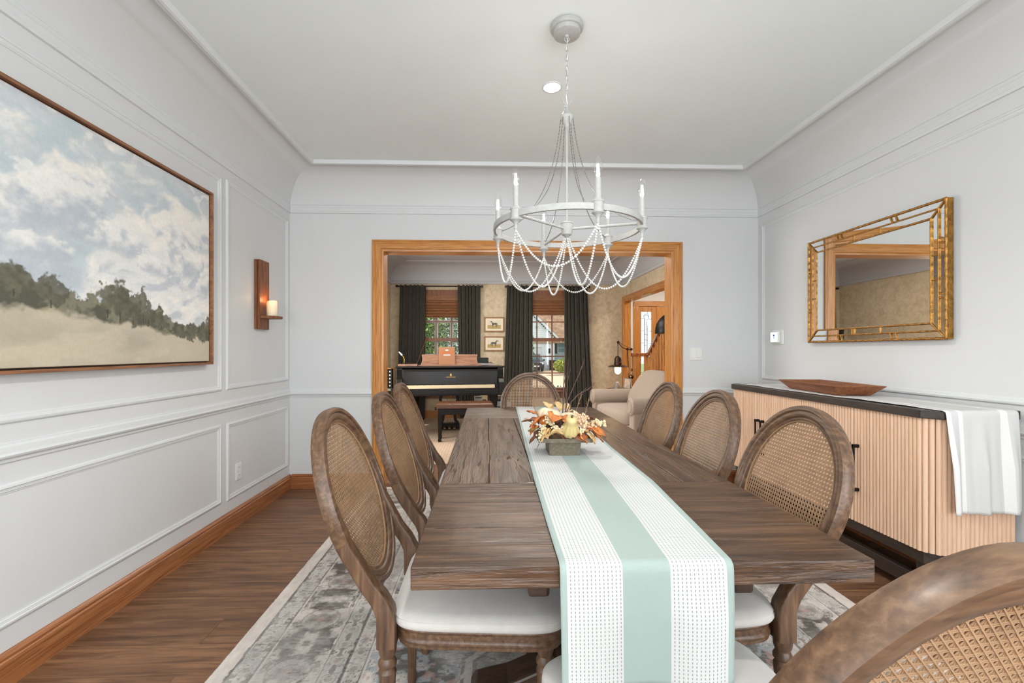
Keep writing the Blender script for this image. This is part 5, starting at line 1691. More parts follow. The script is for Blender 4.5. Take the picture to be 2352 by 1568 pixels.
PRINT = vcol('horse_print_paper', 0.5, 0)
for z, zz in ((1.564, 0), (1.216, 1)):
    off = (0.119, LY1, z)
    pf_ = thing('horse_print', ('upper' if zz == 0 else 'lower') + ' small gilt framed print of a dark horse in a field', 'picture', off)
    x0, x1, z1 = -0.063, 0.301, z + 0.269
    for b in ((x0, x1, z, z + 0.022), (x0, x1, z1 - 0.022, z1), (x0, x0 + 0.022, z + 0.022, z1 - 0.022), (x1 - 0.022, x1, z + 0.022, z1 - 0.022)):
        MB().box(b[0], b[1], LY1 - 0.03, LY1 - 0.001, b[2], b[3]).build('frame_side', plain('gilt_frame', L(136, 96, 52), 0.4, 0.3, var=0.15), pf_, off=off, bevel=0.003)
    me = grid_mesh('print', 84, 60, lambda u, v: (x0 + 0.02 + (x1 - x0 - 0.04) * u - off[0], 0 * u - 0.012, z + 0.02 + (z1 - z - 0.04) * v - off[2]), PRINT, horse(84, 60, zz == 1))
    o = inst('print', me, pf_); solid(o, 0.004, 1)

# ================================================================== PIANO
pR = math.radians(7)
pO = Vector((-0.515, 6.40, 0))
PN = thing('grand_piano', 'black grand piano with raised music desk before the living room window', 'piano', pO, pR)


def arc_rim():
    P = [(-0.745, 0.02), (-0.745, 1.18)]
    for a in np.linspace(PI, PI * 0.42, 9): P.append((-0.42 + 0.325 * math.cos(a), 1.22 + 0.34 * math.sin(a)))
    P += [(-0.12, 1.46), (0.06, 1.30), (0.20, 1.08), (0.34, 0.90), (0.52, 0.80), (0.66, 0.72), (0.735, 0.58), (0.745, 0.45), (0.745, 0.02)]
    return P


rimP = arc_rim()
MB().prism(rimP, 0.66, 0.965, 'z').build('case', PIANO, PN, bevel=0.006)
# the key well is framed by two arms, keybed, fallboard, keyslip
for sx in (-1, 1):
    P = [(-0.10, 0.60), (-0.10, 0.78), (-0.06, 0.83), (0.02, 0.86), (0.02, 0.985), (0.16, 0.985), (0.16, 0.60)]
    MB().prism(P, sx * 0.745, sx * 0.665, 'x').build('arm', PIANO, PN, bevel=0.006)
MB().box(-0.665, 0.665, -0.085, 0.02, 0.60, 0.70).build('keybed', PIANO, PN, bevel=0.006)
MB().box(-0.665, 0.665, -0.095, -0.070, 0.62, 0.702).build('keyslip', PIANO, PN, bevel=0.004)
for sx in (-1, 1): MB().box(min(sx * 0.665, sx * 0.615), max(sx * 0.665, sx * 0.615), -0.07, 0.02, 0.70, 0.765).build('key_block', PIANO, PN, bevel=0.006)
kw = 1.225 / 52
m = MB()
for i in range(52):
    x = -0.6125 + i * kw; m.box(x + 0.0005, x + kw - 0.0005, -0.068, 0.02, 0.7005, 0.744)
m.build('white_keys', IVORY, PN, kind='stuff')
m = MB()
for i in range(51):
    if (i % 7) in (0, 2, 3, 5, 6): x = -0.6125 + (i + 1) * kw; m.box(x - 0.0055, x + 0.0055, -0.02, 0.02, 0.744, 0.757)
m.build('black_keys', PIANO, PN, kind='stuff')
MB().prism([(0.018, 0.735), (-0.004, 0.75), (0.004, 0.93), (0.012, 0.962), (0.030, 0.965), (0.03, 0.735)], -0.66, 0.66, 'x').build('fallboard', PIANO, PN, bevel=0.003)


def text(body, size, loc, rot, mat, name, parent, extr=0.0006, sx=1.0):
    cu = bpy.data.curves.new(name, 'FONT'); cu.body = body; cu.size = size; cu.extrude = extr; cu.align_x = 'CENTER'; cu.align_y = 'CENTER'
    tmp = bpy.data.objects.new('tmp', cu); COL.objects.link(tmp)
    dg = bpy.context.evaluated_depsgraph_get(); me = bpy.data.meshes.new_from_object(tmp.evaluated_get(dg)); bpy.data.objects.remove(tmp)
    me.materials.clear(); me.materials.append(mat)
    return inst(name, me, parent, loc, rot, (sx, 1, 1))


text('STEINWAY & SONS', 0.015, (0.0, -0.0015, 0.852), (PI / 2 - 0.045, 0, 0), BRASS, 'lettering', PN)
m = MB().prism([(-0.008, 0.868), (0.008, 0.868), (0.014, 0.884), (0.007, 0.892), (0.006, 0.904), (-0.006, 0.904), (-0.007, 0.892), (-0.014, 0.884)], -0.0025, 0.004, 'y')
m.build('lyre_emblem', BRASS, PN)
MB().prism([(-0.762, -0.005), (-0.762, 0.52), (0.762, 0.52), (0.762, -0.005)], 0.985, 1.005).build('front_lid', PIANO, PN, bevel=0.004)
lidP = [(x * 1.02, y * 1.01) for x, y in rimP if y > 0.4]
lidP = [(-0.76, 0.525)] + [p for p in lidP] + [(0.76, 0.525)]
MB().prism(lidP, 0.966, 0.986).build('main_lid', PIANO, PN, bevel=0.004)
# music desk with flared scroll ends
DP = [(-0.445, 1.005), (-0.425, 1.02), (-0.405, 1.06), (-0.398, 1.11), (-0.408, 1.165), (-0.405, 1.172), (0.405, 1.172), (0.408, 1.165), (0.398, 1.11), (0.405, 1.06), (0.425, 1.02), (0.445, 1.005)]
Mt = Matrix.Translation((0, 0.30, 1.0)) @ Matrix.Rotation(-0.20, 4, 'X') @ Matrix.Translation((0, 0, -1.0))
MB().prism(DP, 0.0, 0.016, 'y', M=Mt).build('music_desk', DESK, PN, bevel=0.003)
MB().box(-0.46, 0.46, 0.25, 0.32, 1.004, 1.016).build('desk_ledge', DESK, PN, bevel=0.002)
MB().box(-0.74, -0.47, 0.22, 0.48, 1.004, 1.030).build('desk_slide', DESK, PN, bevel=0.002)
# legs, lyre
for x, y in ((-0.62, 0.16), (0.62, 0.16), (-0.42, 1.36)):
    m = MB().rings([[(x + a * w, y + b * w, z) for a, b in ((-1, -1), (1, -1), (1, 1), (-1, 1))] for w, z in ((0.026, 0.06), (0.040, 0.10), (0.044, 0.30), (0.060, 0.56), (0.066, 0.60), (0.066, 0.66))])
    m.build('leg', PIANO, PN, bevel=0.004)
    MB().lathe([(0.026, 0.013), (0.028, 0.03), (0.028, 0.05), (0.02, 0.06)], (x, y, 0), 14).build('caster', BRASS, PN, smooth=0.5)
ly = MB().box(-0.17, 0.17, 0.60, 0.68, 0.545, 0.66)
for sx in (-1, 1):
    ly.tube([(sx * 0.11, 0.64, 0.56), (sx * 0.135, 0.64, 0.48), (sx * 0.115, 0.64, 0.38), (sx * 0.085, 0.64, 0.25), (sx * 0.095, 0.64, 0.16), (sx * 0.13, 0.64, 0.11)], 0.022, 8, sq=(0.022, 0.022))
ly.box(-0.155, 0.155, 0.58, 0.70, 0.03, 0.115)
ly.build('pedal_lyre', PIANO, PN, bevel=0.003)
for x in (-0.02, 0.02): MB().tube([(x, 0.64, 0.11), (x, 0.64, 0.56)], 0.004, 6).build('pedal_rod', BRASS, PN)
for x in (-0.075, 0, 0.075):
    MB().rings([[(x - 0.012, 0.585, 0.060), (x + 0.012, 0.585, 0.060), (x + 0.012, 0.585, 0.070), (x - 0.012, 0.585, 0.070)], [(x - 0.012, 0.52, 0.058), (x + 0.012, 0.52, 0.058), (x + 0.012, 0.52, 0.066), (x - 0.012, 0.52, 0.066)], [(x - 0.018, 0.46, 0.050), (x + 0.018, 0.46, 0.050), (x + 0.018, 0.46, 0.058), (x - 0.018, 0.46, 0.058)]]).build('pedal', BRASS, PN, bevel=0.002)

cz, sz = math.cos(pR), math.sin(pR)


def pw(x, y, z): return (pO.x + x * cz - y * sz, pO.y + x * sz + y * cz, z)


# songbook on the desk
BOOKM = plain('tan_book_cover', L(150, 104, 70), 0.5, var=0.04, nscale=9)
bk = thing('songbook', 'tan songbook with orange title standing on the piano music desk', 'book', pw(-0.045, 0.292, 1.016), pR)
bk.rotation_euler = (-0.20, 0, pR)
MB().box(-0.118, 0.118, -0.012, 0.0, 0.0, 0.262).build('cover', BOOKM, bk, bevel=0.002)
MB().box(-0.114, 0.114, -0.0095, -0.0025, 0.2625, 0.2635).build('pages', WHITEP, bk)
text('BEATLES', 0.064, (0.0, -0.0128, 0.180), (PI / 2, 0, 0), plain('orange_print', L(200, 92, 18), 0.5), 'cover_title', bk, 0.0004, 0.88)
MB().box(-0.05, 0.05, -0.0128, -0.0119, 0.138, 0.150).build('cover_label', WHITEP, bk)
MB().prism([(-0.02, 0.208), (0.02, 0.208), (0.024, 0.228), (0.012, 0.220), (0.0, 0.232), (-0.012, 0.220), (-0.024, 0.228)], -0.0128, -0.0119, 'y').build('cover_crest', WHITEP, bk)
# things on the lid
bx = thing('black_box', 'small black box on the stacked music at the end of the piano', 'box', pw(0.50, 0.62, 1.0405), pR)
MB().box(-0.10, 0.10, -0.07, 0.07, 0, 0.075).build('box_body', BLACK, bx, bevel=0.004)
for k, (w_, h_, cmat) in enumerate(((0.20, 0.016, TAB_D), (0.22, 0.018, DESK), (0.18, 0.016, BLACK))):
    zz = 0.9865 + (0.0001 + 0.018) * k
    o = thing('music_book', ['lowest', 'middle', 'topmost'][k] + ' dark music book of the stack on the piano lid', 'book', pw(0.52, 0.66, zz + 0.0), pR + 0.05 * k, 'music books stacked on the piano lid')
    MB().box(-w_, w_ - 0.05, -0.10, 0.10, 0, 0.017).build('book_block', WHITEP, o)
    MB().box(-w_ - 0.004, w_ - 0.046, -0.104, 0.104, 0.0125, 0.0175).build('cover', cmat, o)
lp = thing('piano_lamp', 'small black gooseneck lamp standing at the bass end of the piano', 'lamp', pw(-0.66, 0.34, 1.031), pR)
MB().lathe([(0.035, 0), (0.035, 0.008), (0.01, 0.014), (0.004, 0.02)], (0, 0, 0), 16).build('base', BLACK, lp, smooth=0.5)
MB().tube([(0, 0, 0.014), (0.002, 0, 0.07), (-0.012, 0, 0.105), (-0.04, 0, 0.135), (-0.06, 0, 0.15)], 0.004, 7).build('gooseneck', BRASS, lp, smooth=0.8)
MB().tube([(-0.03, 0, 0.128), (-0.075, 0, 0.175)], [0.013, 0.007], 8).build('shade', WHITEP, lp, smooth=0.6)
rd_ = thing('leaning_pole', 'thin brown pole leaning diagonally across the corner curtain', 'pole', (-1.60, 7.95, 0.012))
MB().tube([(0, 0, 0), (0.53, 0.08, 1.44)], [0.009, 0.006], 7).build('shaft', WINW, rd_, smooth=0.8)
MB().sphere((0.53, 0.08, 1.445), 0.011, 8, 6).build('tip', WINW, rd_, smooth=1)

# piano bench
bn = thing('piano_bench', 'tufted brown leather bench standing before the grand piano', 'bench', (-0.31, 6.22, 0), math.radians(4))
bx0, bx1, by0, by1 = -0.38, 0.38, -0.165, 0.165
def tuft(u, v):
    X = bx0 + (bx1 - bx0) * u; Y = by0 + (by1 - by0) * v
    e = np.minimum(np.minimum(u, 1 - u) * (bx1 - bx0), np.minimum(v, 1 - v) * (by1 - by0))
    z = 0.508 + 0.022 * (1 - np.exp(-e / 0.02))
    for i in range(4):
        for j in range(2):
            px_, py_ = bx0 + 0.095 + 0.19 * i, by0 + 0.0825 + 0.165 * j
            z = z - 0.014 * np.exp(-((X - px_) ** 2 + (Y - py_) ** 2) / 0.0006)
    z = z - 0.005 * np.exp(-((np.mod(X - bx0, 0.19)) ** 2) / 0.0002)
    return X, Y, z
me = grid_mesh('seat_top', 60, 26, tuft, LEATH)
inst('seat_top', me, bn)
MB().box(bx0, bx1, by0, by1, 0.455, 0.509).build('seat_pad', LEATH, bn, bevel=0.008)
MB().box(bx0 + 0.02, bx1 - 0.02, by0 + 0.02, by1 - 0.02, 0.37, 0.455).build('apron', PIANO, bn, bevel=0.004)
for x in (bx0 + 0.045, bx1 - 0.045):
    for y in (by0 + 0.045, by1 - 0.045):
        MB().rings([[(x + a * w, y + b * w, z) for a, b in ((-1, -1), (1, -1), (1, 1), (-1, 1))] for w, z in ((0.022, 0.0125), (0.024, 0.05), (0.018, 0.055), (0.020, 0.07), (0.027, 0.38))]).build('leg', PIANO, bn, bevel=0.002)
for x in (bx0 - 0.012, bx1 + 0.012): MB().lathe([(0.022, -0.012), (0.022, 0.012)], (x, 0, 0.44), 16, M=Matrix.Rotation(PI / 2, 4, 'Y')).build('knob', PIANO, bn, smooth=0.6)

# guitar and amplifier by the piano
gt = thing('electric_guitar', 'red brown electric guitar with grey pickguard standing under the piano', 'guitar', (0.02, 7.62, 0.012))
REDW = plain('red_guitar_lacquer', L(116, 44, 26), 0.2, var=0.15, coat=0.5)
GP = [(0.0, 0.05), (0.09, 0.07), (0.13, 0.14), (0.10, 0.22), (0.125, 0.30), (0.10, 0.35), (0.06, 0.33), (0.03, 0.36), (-0.02, 0.36), (-0.05, 0.42), (-0.095, 0.42), (-0.12, 0.36), (-0.10, 0.28), (-0.13, 0.17), (-0.09, 0.07)]
Mg = Matrix.Rotation(0.25, 4, 'X')
MB().prism(GP, -0.02, 0.02, 'y', M=Mg).build('guitar_body', REDW, gt, bevel=0.008)
MB().prism([(-0.10, 0.10), (0.0, 0.08), (0.03, 0.16), (0.01, 0.22), (0.06, 0.26), (0.02, 0.30), (-0.01, 0.36), (-0.08, 0.39), (-0.09, 0.28)], -0.024, -0.0205, 'y', M=Mg).build('pickguard', plain('grey_pickguard', L(176, 164, 166), 0.4), gt)
MB().box(-0.022, 0.022, -0.028, -0.004, 0.33, 0.72, M=Mg).build('neck', WINW, gt, bevel=0.004)
for x, z in ((0.07, 0.20), (0.085, 0.15)): MB().lathe([(0.010, 0), (0.009, 0.014)], Mg @ Vector((x, -0.02, z)), 10, M=Matrix.Rotation(PI / 2, 4, 'X')).build('control_knob', WHITEP, gt)
mu = thing('framed_card', 'small white card with black motif leaning beside the guitar under the piano', 'card', (-0.155, 7.47, 0.012), 0.15)
MB().box(-0.065, 0.065, -0.006, 0.006, 0.20, 0.47).build('card', WHITEP, mu)
MB().prism([(0.0, 0.31), (0.022, 0.345), (0.004, 0.38), (-0.016, 0.345)], -0.0075, -0.006, 'y').build('card_motif', BLACK, mu)
for z in (0.225, 0.435): MB().box(-0.05, 0.055, -0.0075, -0.006, z, z + 0.012).build('card_stripe', BLACK, mu)
MB().box(-0.05, 0.05, -0.02, 0.02, 0, 0.20).build('card_stand', BLACK, mu)
am = thing('guitar_amplifier', 'grey fabric guitar amplifier on the carpet by the piano leg', 'amplifier', (0.20, 7.15, 0.0125))
MB().box(-0.17, 0.17, -0.12, 0.12, 0, 0.46).build('cabinet', BLACK, am, bevel=0.012)
MB().box(-0.14, 0.14, -0.126, -0.119, 0.04, 0.32).build('grille', plain('grey_grille_cloth', L(120, 118, 114), 0.8, var=0.2, nscale=200), am, bevel=0.004)
MB().box(-0.15, 0.15, -0.124, -0.119, 0.35, 0.43).build('control_panel', plain('silver_panel', L(150, 156, 158), 0.3, 0.6), am)
MB().tube([(-0.07, 0, 0.46), (-0.06, 0, 0.485), (0.06, 0, 0.485), (0.07, 0, 0.46)], 0.010, 8).build('handle', BLACK, am, smooth=0.8)
# dotted panel on its stand, and black cabinet in the doorway corner
dp = thing('dotted_panel', 'black upright panel with rows of white dots on a pale stand', 'panel', (-1.51, 6.80, 0.0125), -0.25)
MB().box(-0.115, 0.115, -0.02, 0.02, 0.655, 0.945).build('panel', BLACK, dp, bevel=0.006)
MB().box(-0.13, 0.13, -0.10, 0.10, 0.625, 0.655).build('stand_top', plain('pale_metal', L(170, 176, 166), 0.4, 0.4), dp, bevel=0.003)
for i in range(4):
    for j in range(5):
        MB().lathe([(0.0002, -0.0015), (0.011, -0.001), (0.013, 0.003)], (-0.078 + 0.052 * i, -0.02, 0.695 + 0.052 * j), 12, M=Matrix.Rotation(PI / 2, 4, 'X')).build('dot', WHITEP, dp)
for x in (-0.1, 0.1):
    for y in (-0.07, 0.07): MB().tube([(x, y, 0), (x, y, 0.625)], 0.010, 7).build('stand_leg', BLACK, dp)
MB().box(-0.13, 0.13, -0.1, 0.1, 0.945, 0.955).build('panel_cap', OAK_X, dp)
bc = thing('black_cabinet', 'black speaker cabinet standing on the carpet just inside the doorway', 'speaker', (-1.13, 5.12, 0.0125))
MB().box(-0.16, 0.16, -0.16, 0.16, 0.0, 0.58).build('cabinet', BLACK, bc, bevel=0.006)
MB().box(-0.14, 0.14, -0.168, -0.159, 0.03, 0.55).build('grille', plain('navy_grille_cloth', L(22, 26, 34), 0.9), bc, bevel=0.003)

# ================================================================== ARMCHAIR, LAMPS, SIDE TABLE
aO = (1.98, 6.0, 0.0125)
AC = thing('armchair', 'wide taupe upholstered armchair with rolled arms in the living room', 'armchair', aO)


def rounded(mb, x0, x1, y0, y1, z0, z1, r, n=5, ax='x'):
    """box with the edges along ax rounded"""
    P = []
    if ax == 'x': a0, a1, b0, b1 = y0, y1, z0, z1
    elif ax == 'y': a0, a1, b0, b1 = x0, x1, z0, z1
    else: a0, a1, b0, b1 = x0, x1, y0, y1
    for cx_, cy_, s in ((a1 - r, b1 - r, 0), (a0 + r, b1 - r, PI / 2), (a0 + r, b0 + r, PI), (a1 - r, b0 + r, 1.5 * PI)):
        for k in range(n + 1):
            a = s + PI / 2 * k / n; P.append((cx_ + r * math.cos(a), cy_ + r * math.sin(a)))
    if ax == 'x': mb.prism(P, x0, x1, 'x')
    elif ax == 'y': mb.prism(P, y0, y1, 'y')
    else: mb.prism(P, z0, z1, 'z')
    return mb


# the far arm stands further forward than the near one, as the chair is turned a little
for yc, nme, x0 in ((5.41, 'arm', 1.70), (6.72, 'arm', 1.545)):
    MB().box(x0 + 0.02, 2.40, yc - 0.085, yc + 0.085, 0.05, 0.56).build(nme, UPH, AC, off=aO, bevel=0.02)
    a_ = MB(); rounded(a_, x0, 2.40, yc - 0.115, yc + 0.115, 0.44, 0.655, 0.10, 7, 'x'); a_.build('arm_roll', UPH, AC, off=aO, bevel=0.02, smooth=0.9)
    MB().tube([(x0 - 0.002, yc + 0.085 * math.cos(a), 0.555 + 0.075 * math.sin(a)) for a in np.linspace(0, 2 * PI, 25)[:-1]], 0.006, 6, closed=True).build('piping', UPH, AC, smooth=0.9, off=aO)
MB().prism([(1.60, 6.62), (1.72, 5.50), (2.40, 5.50), (2.40, 6.62)], 0.05, 0.30).build('base', UPH, AC, off=aO, bevel=0.02)
for xx, yy in ((1.76, 5.45), (2.34, 5.45), (1.62, 6.68), (2.34, 6.68)): MB().lathe([(0.018, 0.0), (0.026, 0.05)], (xx, yy, 0.0125), 12).build('foot', TAB_D, AC, off=aO)
cs = MB()
R = []
for k, z in ((0.97, 0.30), (1.0, 0.32), (1.0, 0.43), (0.97, 0.455), (0.80, 0.475), (0.4, 0.485), (0.05, 0.487)):
    ring = []
    cxx, cyy = 1.97, 6.06
    for a in np.linspace(0, 2 * PI, 49)[:-1]:
        e = 0.35
        c1, s1 = math.copysign(abs(math.cos(a)) ** e, math.cos(a)), math.copysign(abs(math.sin(a)) ** e, math.sin(a))
        xh = 0.42; xo = 0.10 * (0.5 - s1 / 2) if c1 < 0 else 0
        ring.append((cxx + c1 * xh * k + xo * k * 0.9 - (0.05 if c1 < 0 else 0) * (1 - abs(s1)) * k, cyy + s1 * 0.535 * k, z))
    R.append(ring)
MB().rings(R).build('seat_cushion', UPH, AC, smooth=0.9, off=aO)
Mb = Matrix.Translation((2.30, 6.06, 0.40)) @ Matrix.Rotation(0.32, 4, 'Y')
b_ = MB(); rounded(b_, -0.09, 0.10, -0.56, 0.56, -0.30, 0.47, 0.08, 6, 'y')
b_.v = [tuple(Mb @ Vector(v)) for v in b_.v]
b_.build('back', UPH, AC, smooth=0.9, bevel=0.02, off=aO)
Mc = Matrix.Translation((2.19, 6.06, 0.69)) @ Matrix.Rotation(0.56, 4, 'Y')
pillow = MB()
R = []
for q in np.linspace(-1, 1, 13):
    f = math.sqrt(max(0.0, 1 - abs(q) ** 2.6)); ring = []
    for a in np.linspace(0, 2 * PI, 41)[:-1]:
        e = 0.55
        c1, s1 = math.copysign(abs(math.cos(a)) ** e, math.cos(a)), math.copysign(abs(math.sin(a)) ** e, math.sin(a))
        k = 0.30 + 0.70 * f ** 0.6 if abs(q) < 1 else 0.25
        ring.append(Mc @ Vector((q * 0.125, c1 * 0.50 * k, s1 * 0.29 * k)))
    R.append(ring)
pillow.rings(R).build('back_cushion', UPH, AC, smooth=1.0, off=aO)

tO = (2.17, 7.27, 0.0125)
ST = thing('side_table', 'small dark side table behind the far arm of the armchair', 'table', tO)
MB().lathe([(0.24, 0.575), (0.25, 0.58), (0.25, 0.592), (0.24, 0.597)], (0, 0, 0), 30).build('table_top', TAB_D, ST, smooth=0.5)
MB().lathe([(0.15, 0), (0.15, 0.02), (0.04, 0.04), (0.03, 0.3), (0.04, 0.56), (0.10, 0.575)], (0, 0, 0), 20).build('pedestal', TAB_D, ST, smooth=0.5)
lO = (2.30, 7.31, 0.610)
PLm = thing('pulley_lamp', 'bronze pulley lamp with lit glass bulb hanging over the side table', 'lamp', lO)
MB().lathe([(0.075, 0), (0.075, 0.012), (0.02, 0.025), (0.009, 0.04)], (0, 0, 0), 22).build('base', BRONZE, PLm, smooth=0.5)
MB().tube([(0.0, 0, 0.02), (-0.02, 0, 0.35), (-0.035, 0, 0.635)], 0.009, 8).build('post', BRONZE, PLm, smooth=0.8)
MB().tube([(0.03, 0, 0.625), (-0.035, 0, 0.635), (-0.12, 0, 0.665), (-0.185, 0, 0.745)], 0.007, 8).build('arm', BRONZE, PLm, smooth=0.8)
MB().tube([(0.03, 0, 0.640), (-0.185, 0, 0.752)], 0.0035, 6).build('tension_rod', BRONZE, PLm, smooth=0.8)
for p in ((0.03, 0.635), (-0.035, 0.637), (-0.185, 0.75)): MB().lathe([(0.018, -0.012), (0.022, -0.006), (0.022, 0.006), (0.018, 0.012)], (p[0], 0, p[1]), 16, M=Matrix.Rotation(PI / 2, 4, 'X')).build('pulley', BRONZE, PLm, smooth=0.5)
MB().tube([(0.034, 0, 0.63), (0.034, 0, 0.22)], 0.003, 5).build('pull_cord', BRONZE, PLm)
MB().sphere((0.034, 0, 0.19), 0.036, 14, 9, (1, 1, 1.05)).build('counterweight', BRONZE, PLm, smooth=1.2)
MB().sphere((0.034, 0, 0.30), 0.018, 12, 8, (1, 1, 1.4)).build('cord_bead', BRONZE, PLm, smooth=1.2)
hx = -0.19
MB().tube([(hx, 0, 0.745), (hx, 0, 0.52)], 0.006, 7).build('drop_stem', BRONZE, PLm, smooth=0.8)
MB().lathe([(0.160, 0.350), (0.160, 0.354), (0.112, 0.378), (0.060, 0.386), (0.060, 0.42), (0.056, 0.425), (0.056, 0.47), (0.046, 0.50), (0.028, 0.522), (0.008, 0.53)], (hx, 0, 0), 32).build('shade', BRONZE, PLm, smooth=0.5)
MB().lathe([(0.002, 0.232), (0.022, 0.238), (0.042, 0.255), (0.050, 0.285), (0.050, 0.349)], (hx, 0, 0), 24).build('glass_jar', emis('lit_frosted_glass', (1.0, 0.80, 0.50), 7.0), PLm, smooth=0.9)
for a in range(4):
    MB().tube([(hx + 0.053 * math.cos(a * PI / 2 + .4), 0.053 * math.sin(a * PI / 2 + .4), 0.35), (hx + 0.053 * math.cos(a * PI / 2 + .4), 0.053 * math.sin(a * PI / 2 + .4), 0.285), (hx + 0.03 * math.cos(a * PI / 2 + .4), 0.03 * math.sin(a * PI / 2 + .4), 0.240)], 0.0022, 5).build('cage_wire', BRONZE, PLm)
light('pulley_lamp_light', 'POINT', (lO[0] + hx, lO[1] - 0.10, lO[2] + 0.28), 5, (1.0, 0.72, 0.4), radius=0.05)
o = thing('cone_diffuser', 'small grey cone on the side table under the pulley lamp', 'diffuser', (2.065, 7.20, 0.6105))
MB().lathe([(0.052, 0), (0.052, 0.012), (0.030, 0.10), (0.024, 0.112), (0.012, 0.116)], (0, 0, 0), 22).build('cone', plain('grey_ceramic', L(150, 140, 138), 0.4), o, smooth=0.5)
MB().lathe([(0.056, 0.0), (0.056, 0.008)], (0, 0, 0), 22).build('base_ring', TAB_D, o)
o = thing('small_photo_frame', 'small tilted photo frame on the side table by the armchair', 'picture frame', (2.20, 7.13, 0.6105), -0.15)
o.rotation_euler = (-0.22, 0.12, -0.2)
MB().box(-0.06, 0.06, -0.008, 0.008, 0.004, 0.185).build('frame', plain('silver_frame', L(140, 128, 116), 0.4, 0.5), o, bevel=0.003)
MB().box(-0.045, 0.045, -0.0095, -0.0079, 0.02, 0.168).build('photo', plain('sepia_photo', L(214, 196, 180), 0.5, var=0.3, nscale=26), o)
# arc lamp with a black dome
o = thing('dome_floor_lamp', 'floor lamp with a black dome shade half hidden behind the door casing', 'floor lamp', (2.38, 5.05, 0.0125))
MB().lathe([(0.14, 0), (0.14, 0.025), (0.02, 0.035)], (0, 0, 0), 24).build('base', BLACK, o, smooth=0.5)
MB().tube([(0, 0, 0.03), (0, 0.02, 1.2), (0, 0.10, 1.62), (-0.04, 0.28, 1.80), (-0.10, 0.46, 1.78), (-0.12, 0.55, 1.70)], 0.011, 8).build('arc_pole', BLACK, o, smooth=0.8)
MB().lathe([(0.168, 0), (0.170, 0.004), (0.164, 0.07), (0.146, 0.13), (0.112, 0.185), (0.07, 0.225), (0.03, 0.245), (0.012, 0.25), (0.010, 0.246), (0.03, 0.24), (0.108, 0.18), (0.142, 0.127), (0.160, 0.07), (0.163, 0.002)], (-0.12, 0.55, 1.425), 36).build('dome_shade', BLACK, o, smooth=0.6)

# ================================================================== STAIR RAIL IN THE FOYER
ro_ = (2.9, 7.8, 0)
SR = thing('stair_railing', 'golden oak stair railing with turned balusters in the foyer', 'railing', ro_)
RAILM = wood('rail_oak', [L(128, 70, 30), L(168, 102, 52), L(190, 124, 70)], 1, 3, 12, 0.25, 0.5, 0.05, tone=0.0)
MB().tube([(2.60, 8.2, 1.15), (2.90, 8.2, 1.15)], 0.03, 8, sq=(0.028, 0.032)).build('level_rail', RAILM, SR, off=ro_, bevel=0.008)
hp = [(2.90, 8.2, 1.15), (2.90, 8.1, 1.17), (2.90, 7.95, 1.28), (2.90, 7.4, 1.69), (2.90, 6.4, 2.40)]
MB().tube(hp, 0.03, 8, sq=(0.028, 0.032)).build('rising_rail', RAILM, SR, off=ro_, bevel=0.008)
bal = MB().lathe([(0.017, 0), (0.017, 0.12), (0.012, 0.14), (0.018, 0.16), (0.014, 0.20), (0.018, 0.34), (0.012, 0.50), (0.009, 0.62), (0.015, 0.66), (0.010, 0.68), (0.014, 0.70), (0.014, 0.86)], (0, 0, 0), 12).mesh('baluster', OAK_Z, 0.6)
for x in (2.64, 2.70, 2.76): inst('baluster', bal, SR, (x - ro_[0], 0.4, 0.25), (0, 0, 0), (1, 1, 1.02))
MB().box(2.855, 2.945, 8.155, 8.245, 0, 1.12).build('newel', OAK_Z, SR, off=ro_, bevel=0.006)
MB().box(2.59, 2.86, 8.17, 8.23, 0, 0.25).build('level_curb', OAK_X, SR, off=ro_)
for k in range(13):
    y = 8.02 - k * 0.125; zr = np.interp(-y, [-8.1, -7.95, -7.4, -6.4], [1.17, 1.28, 1.69, 2.40])
    inst('baluster', bal, SR, (0, y - ro_[1], zr - 0.87), (0, 0, 0), (1, 1, 1))
MB().prism([(8.15, 0.0), (8.15, 0.35), (6.4, 1.62), (6.4, 0.0)], 2.875, 2.925, 'x').build('stringer', OAK_Y, SR, off=ro_)

# ================================================================== OUTDOORS
gz = -0.8
struct('ground_lawn', MB().box(-14, 30, 8.6, 70, gz - 0.2, gz - 0.02), GRASS)
struct('driveway', MB().prism([(-3, 12), (9, 12), (10, 38), (6.5, 41), (7.0, 47.8), (2.0, 47.8), (2.0, 36), (-3, 30)], gz - 0.05, gz), CONC)
hO = (4, 48, gz)
HS = thing('neighbour_house', 'white sided neighbour house with tan shingle roof across the drive', 'house', hO)
MB().prism([(-6, gz), (7.02, gz), (7.02, 2.6), (0.5, 9.2), (-6, 2.6)], 48.0, 55.0, 'y').build('gable_wall', SIDING, HS, off=hO)
for k in range(38):
    z = gz + 0.18 + k * 0.19
    if z > 9: break
    xr = 7.02 if z < 2.6 else 7.02 - (z - 2.6) * 0.99
    xl = -2.0 if z < 2.6 else -2.0 + max(0, (z - 5)) * 0.6
    if z < 1.85: xl = 5.95
    MB().prism([(48.0, z), (47.965, z - 0.005), (48.0, z + 0.17)], xl, xr - 0.02, 'x').build('siding_board', SIDING, HS, off=hO)
MB().box(7.02, 14, 49.0, 55.0, gz, 2.3).build('side_wing', SIDING_B, HS, off=hO)
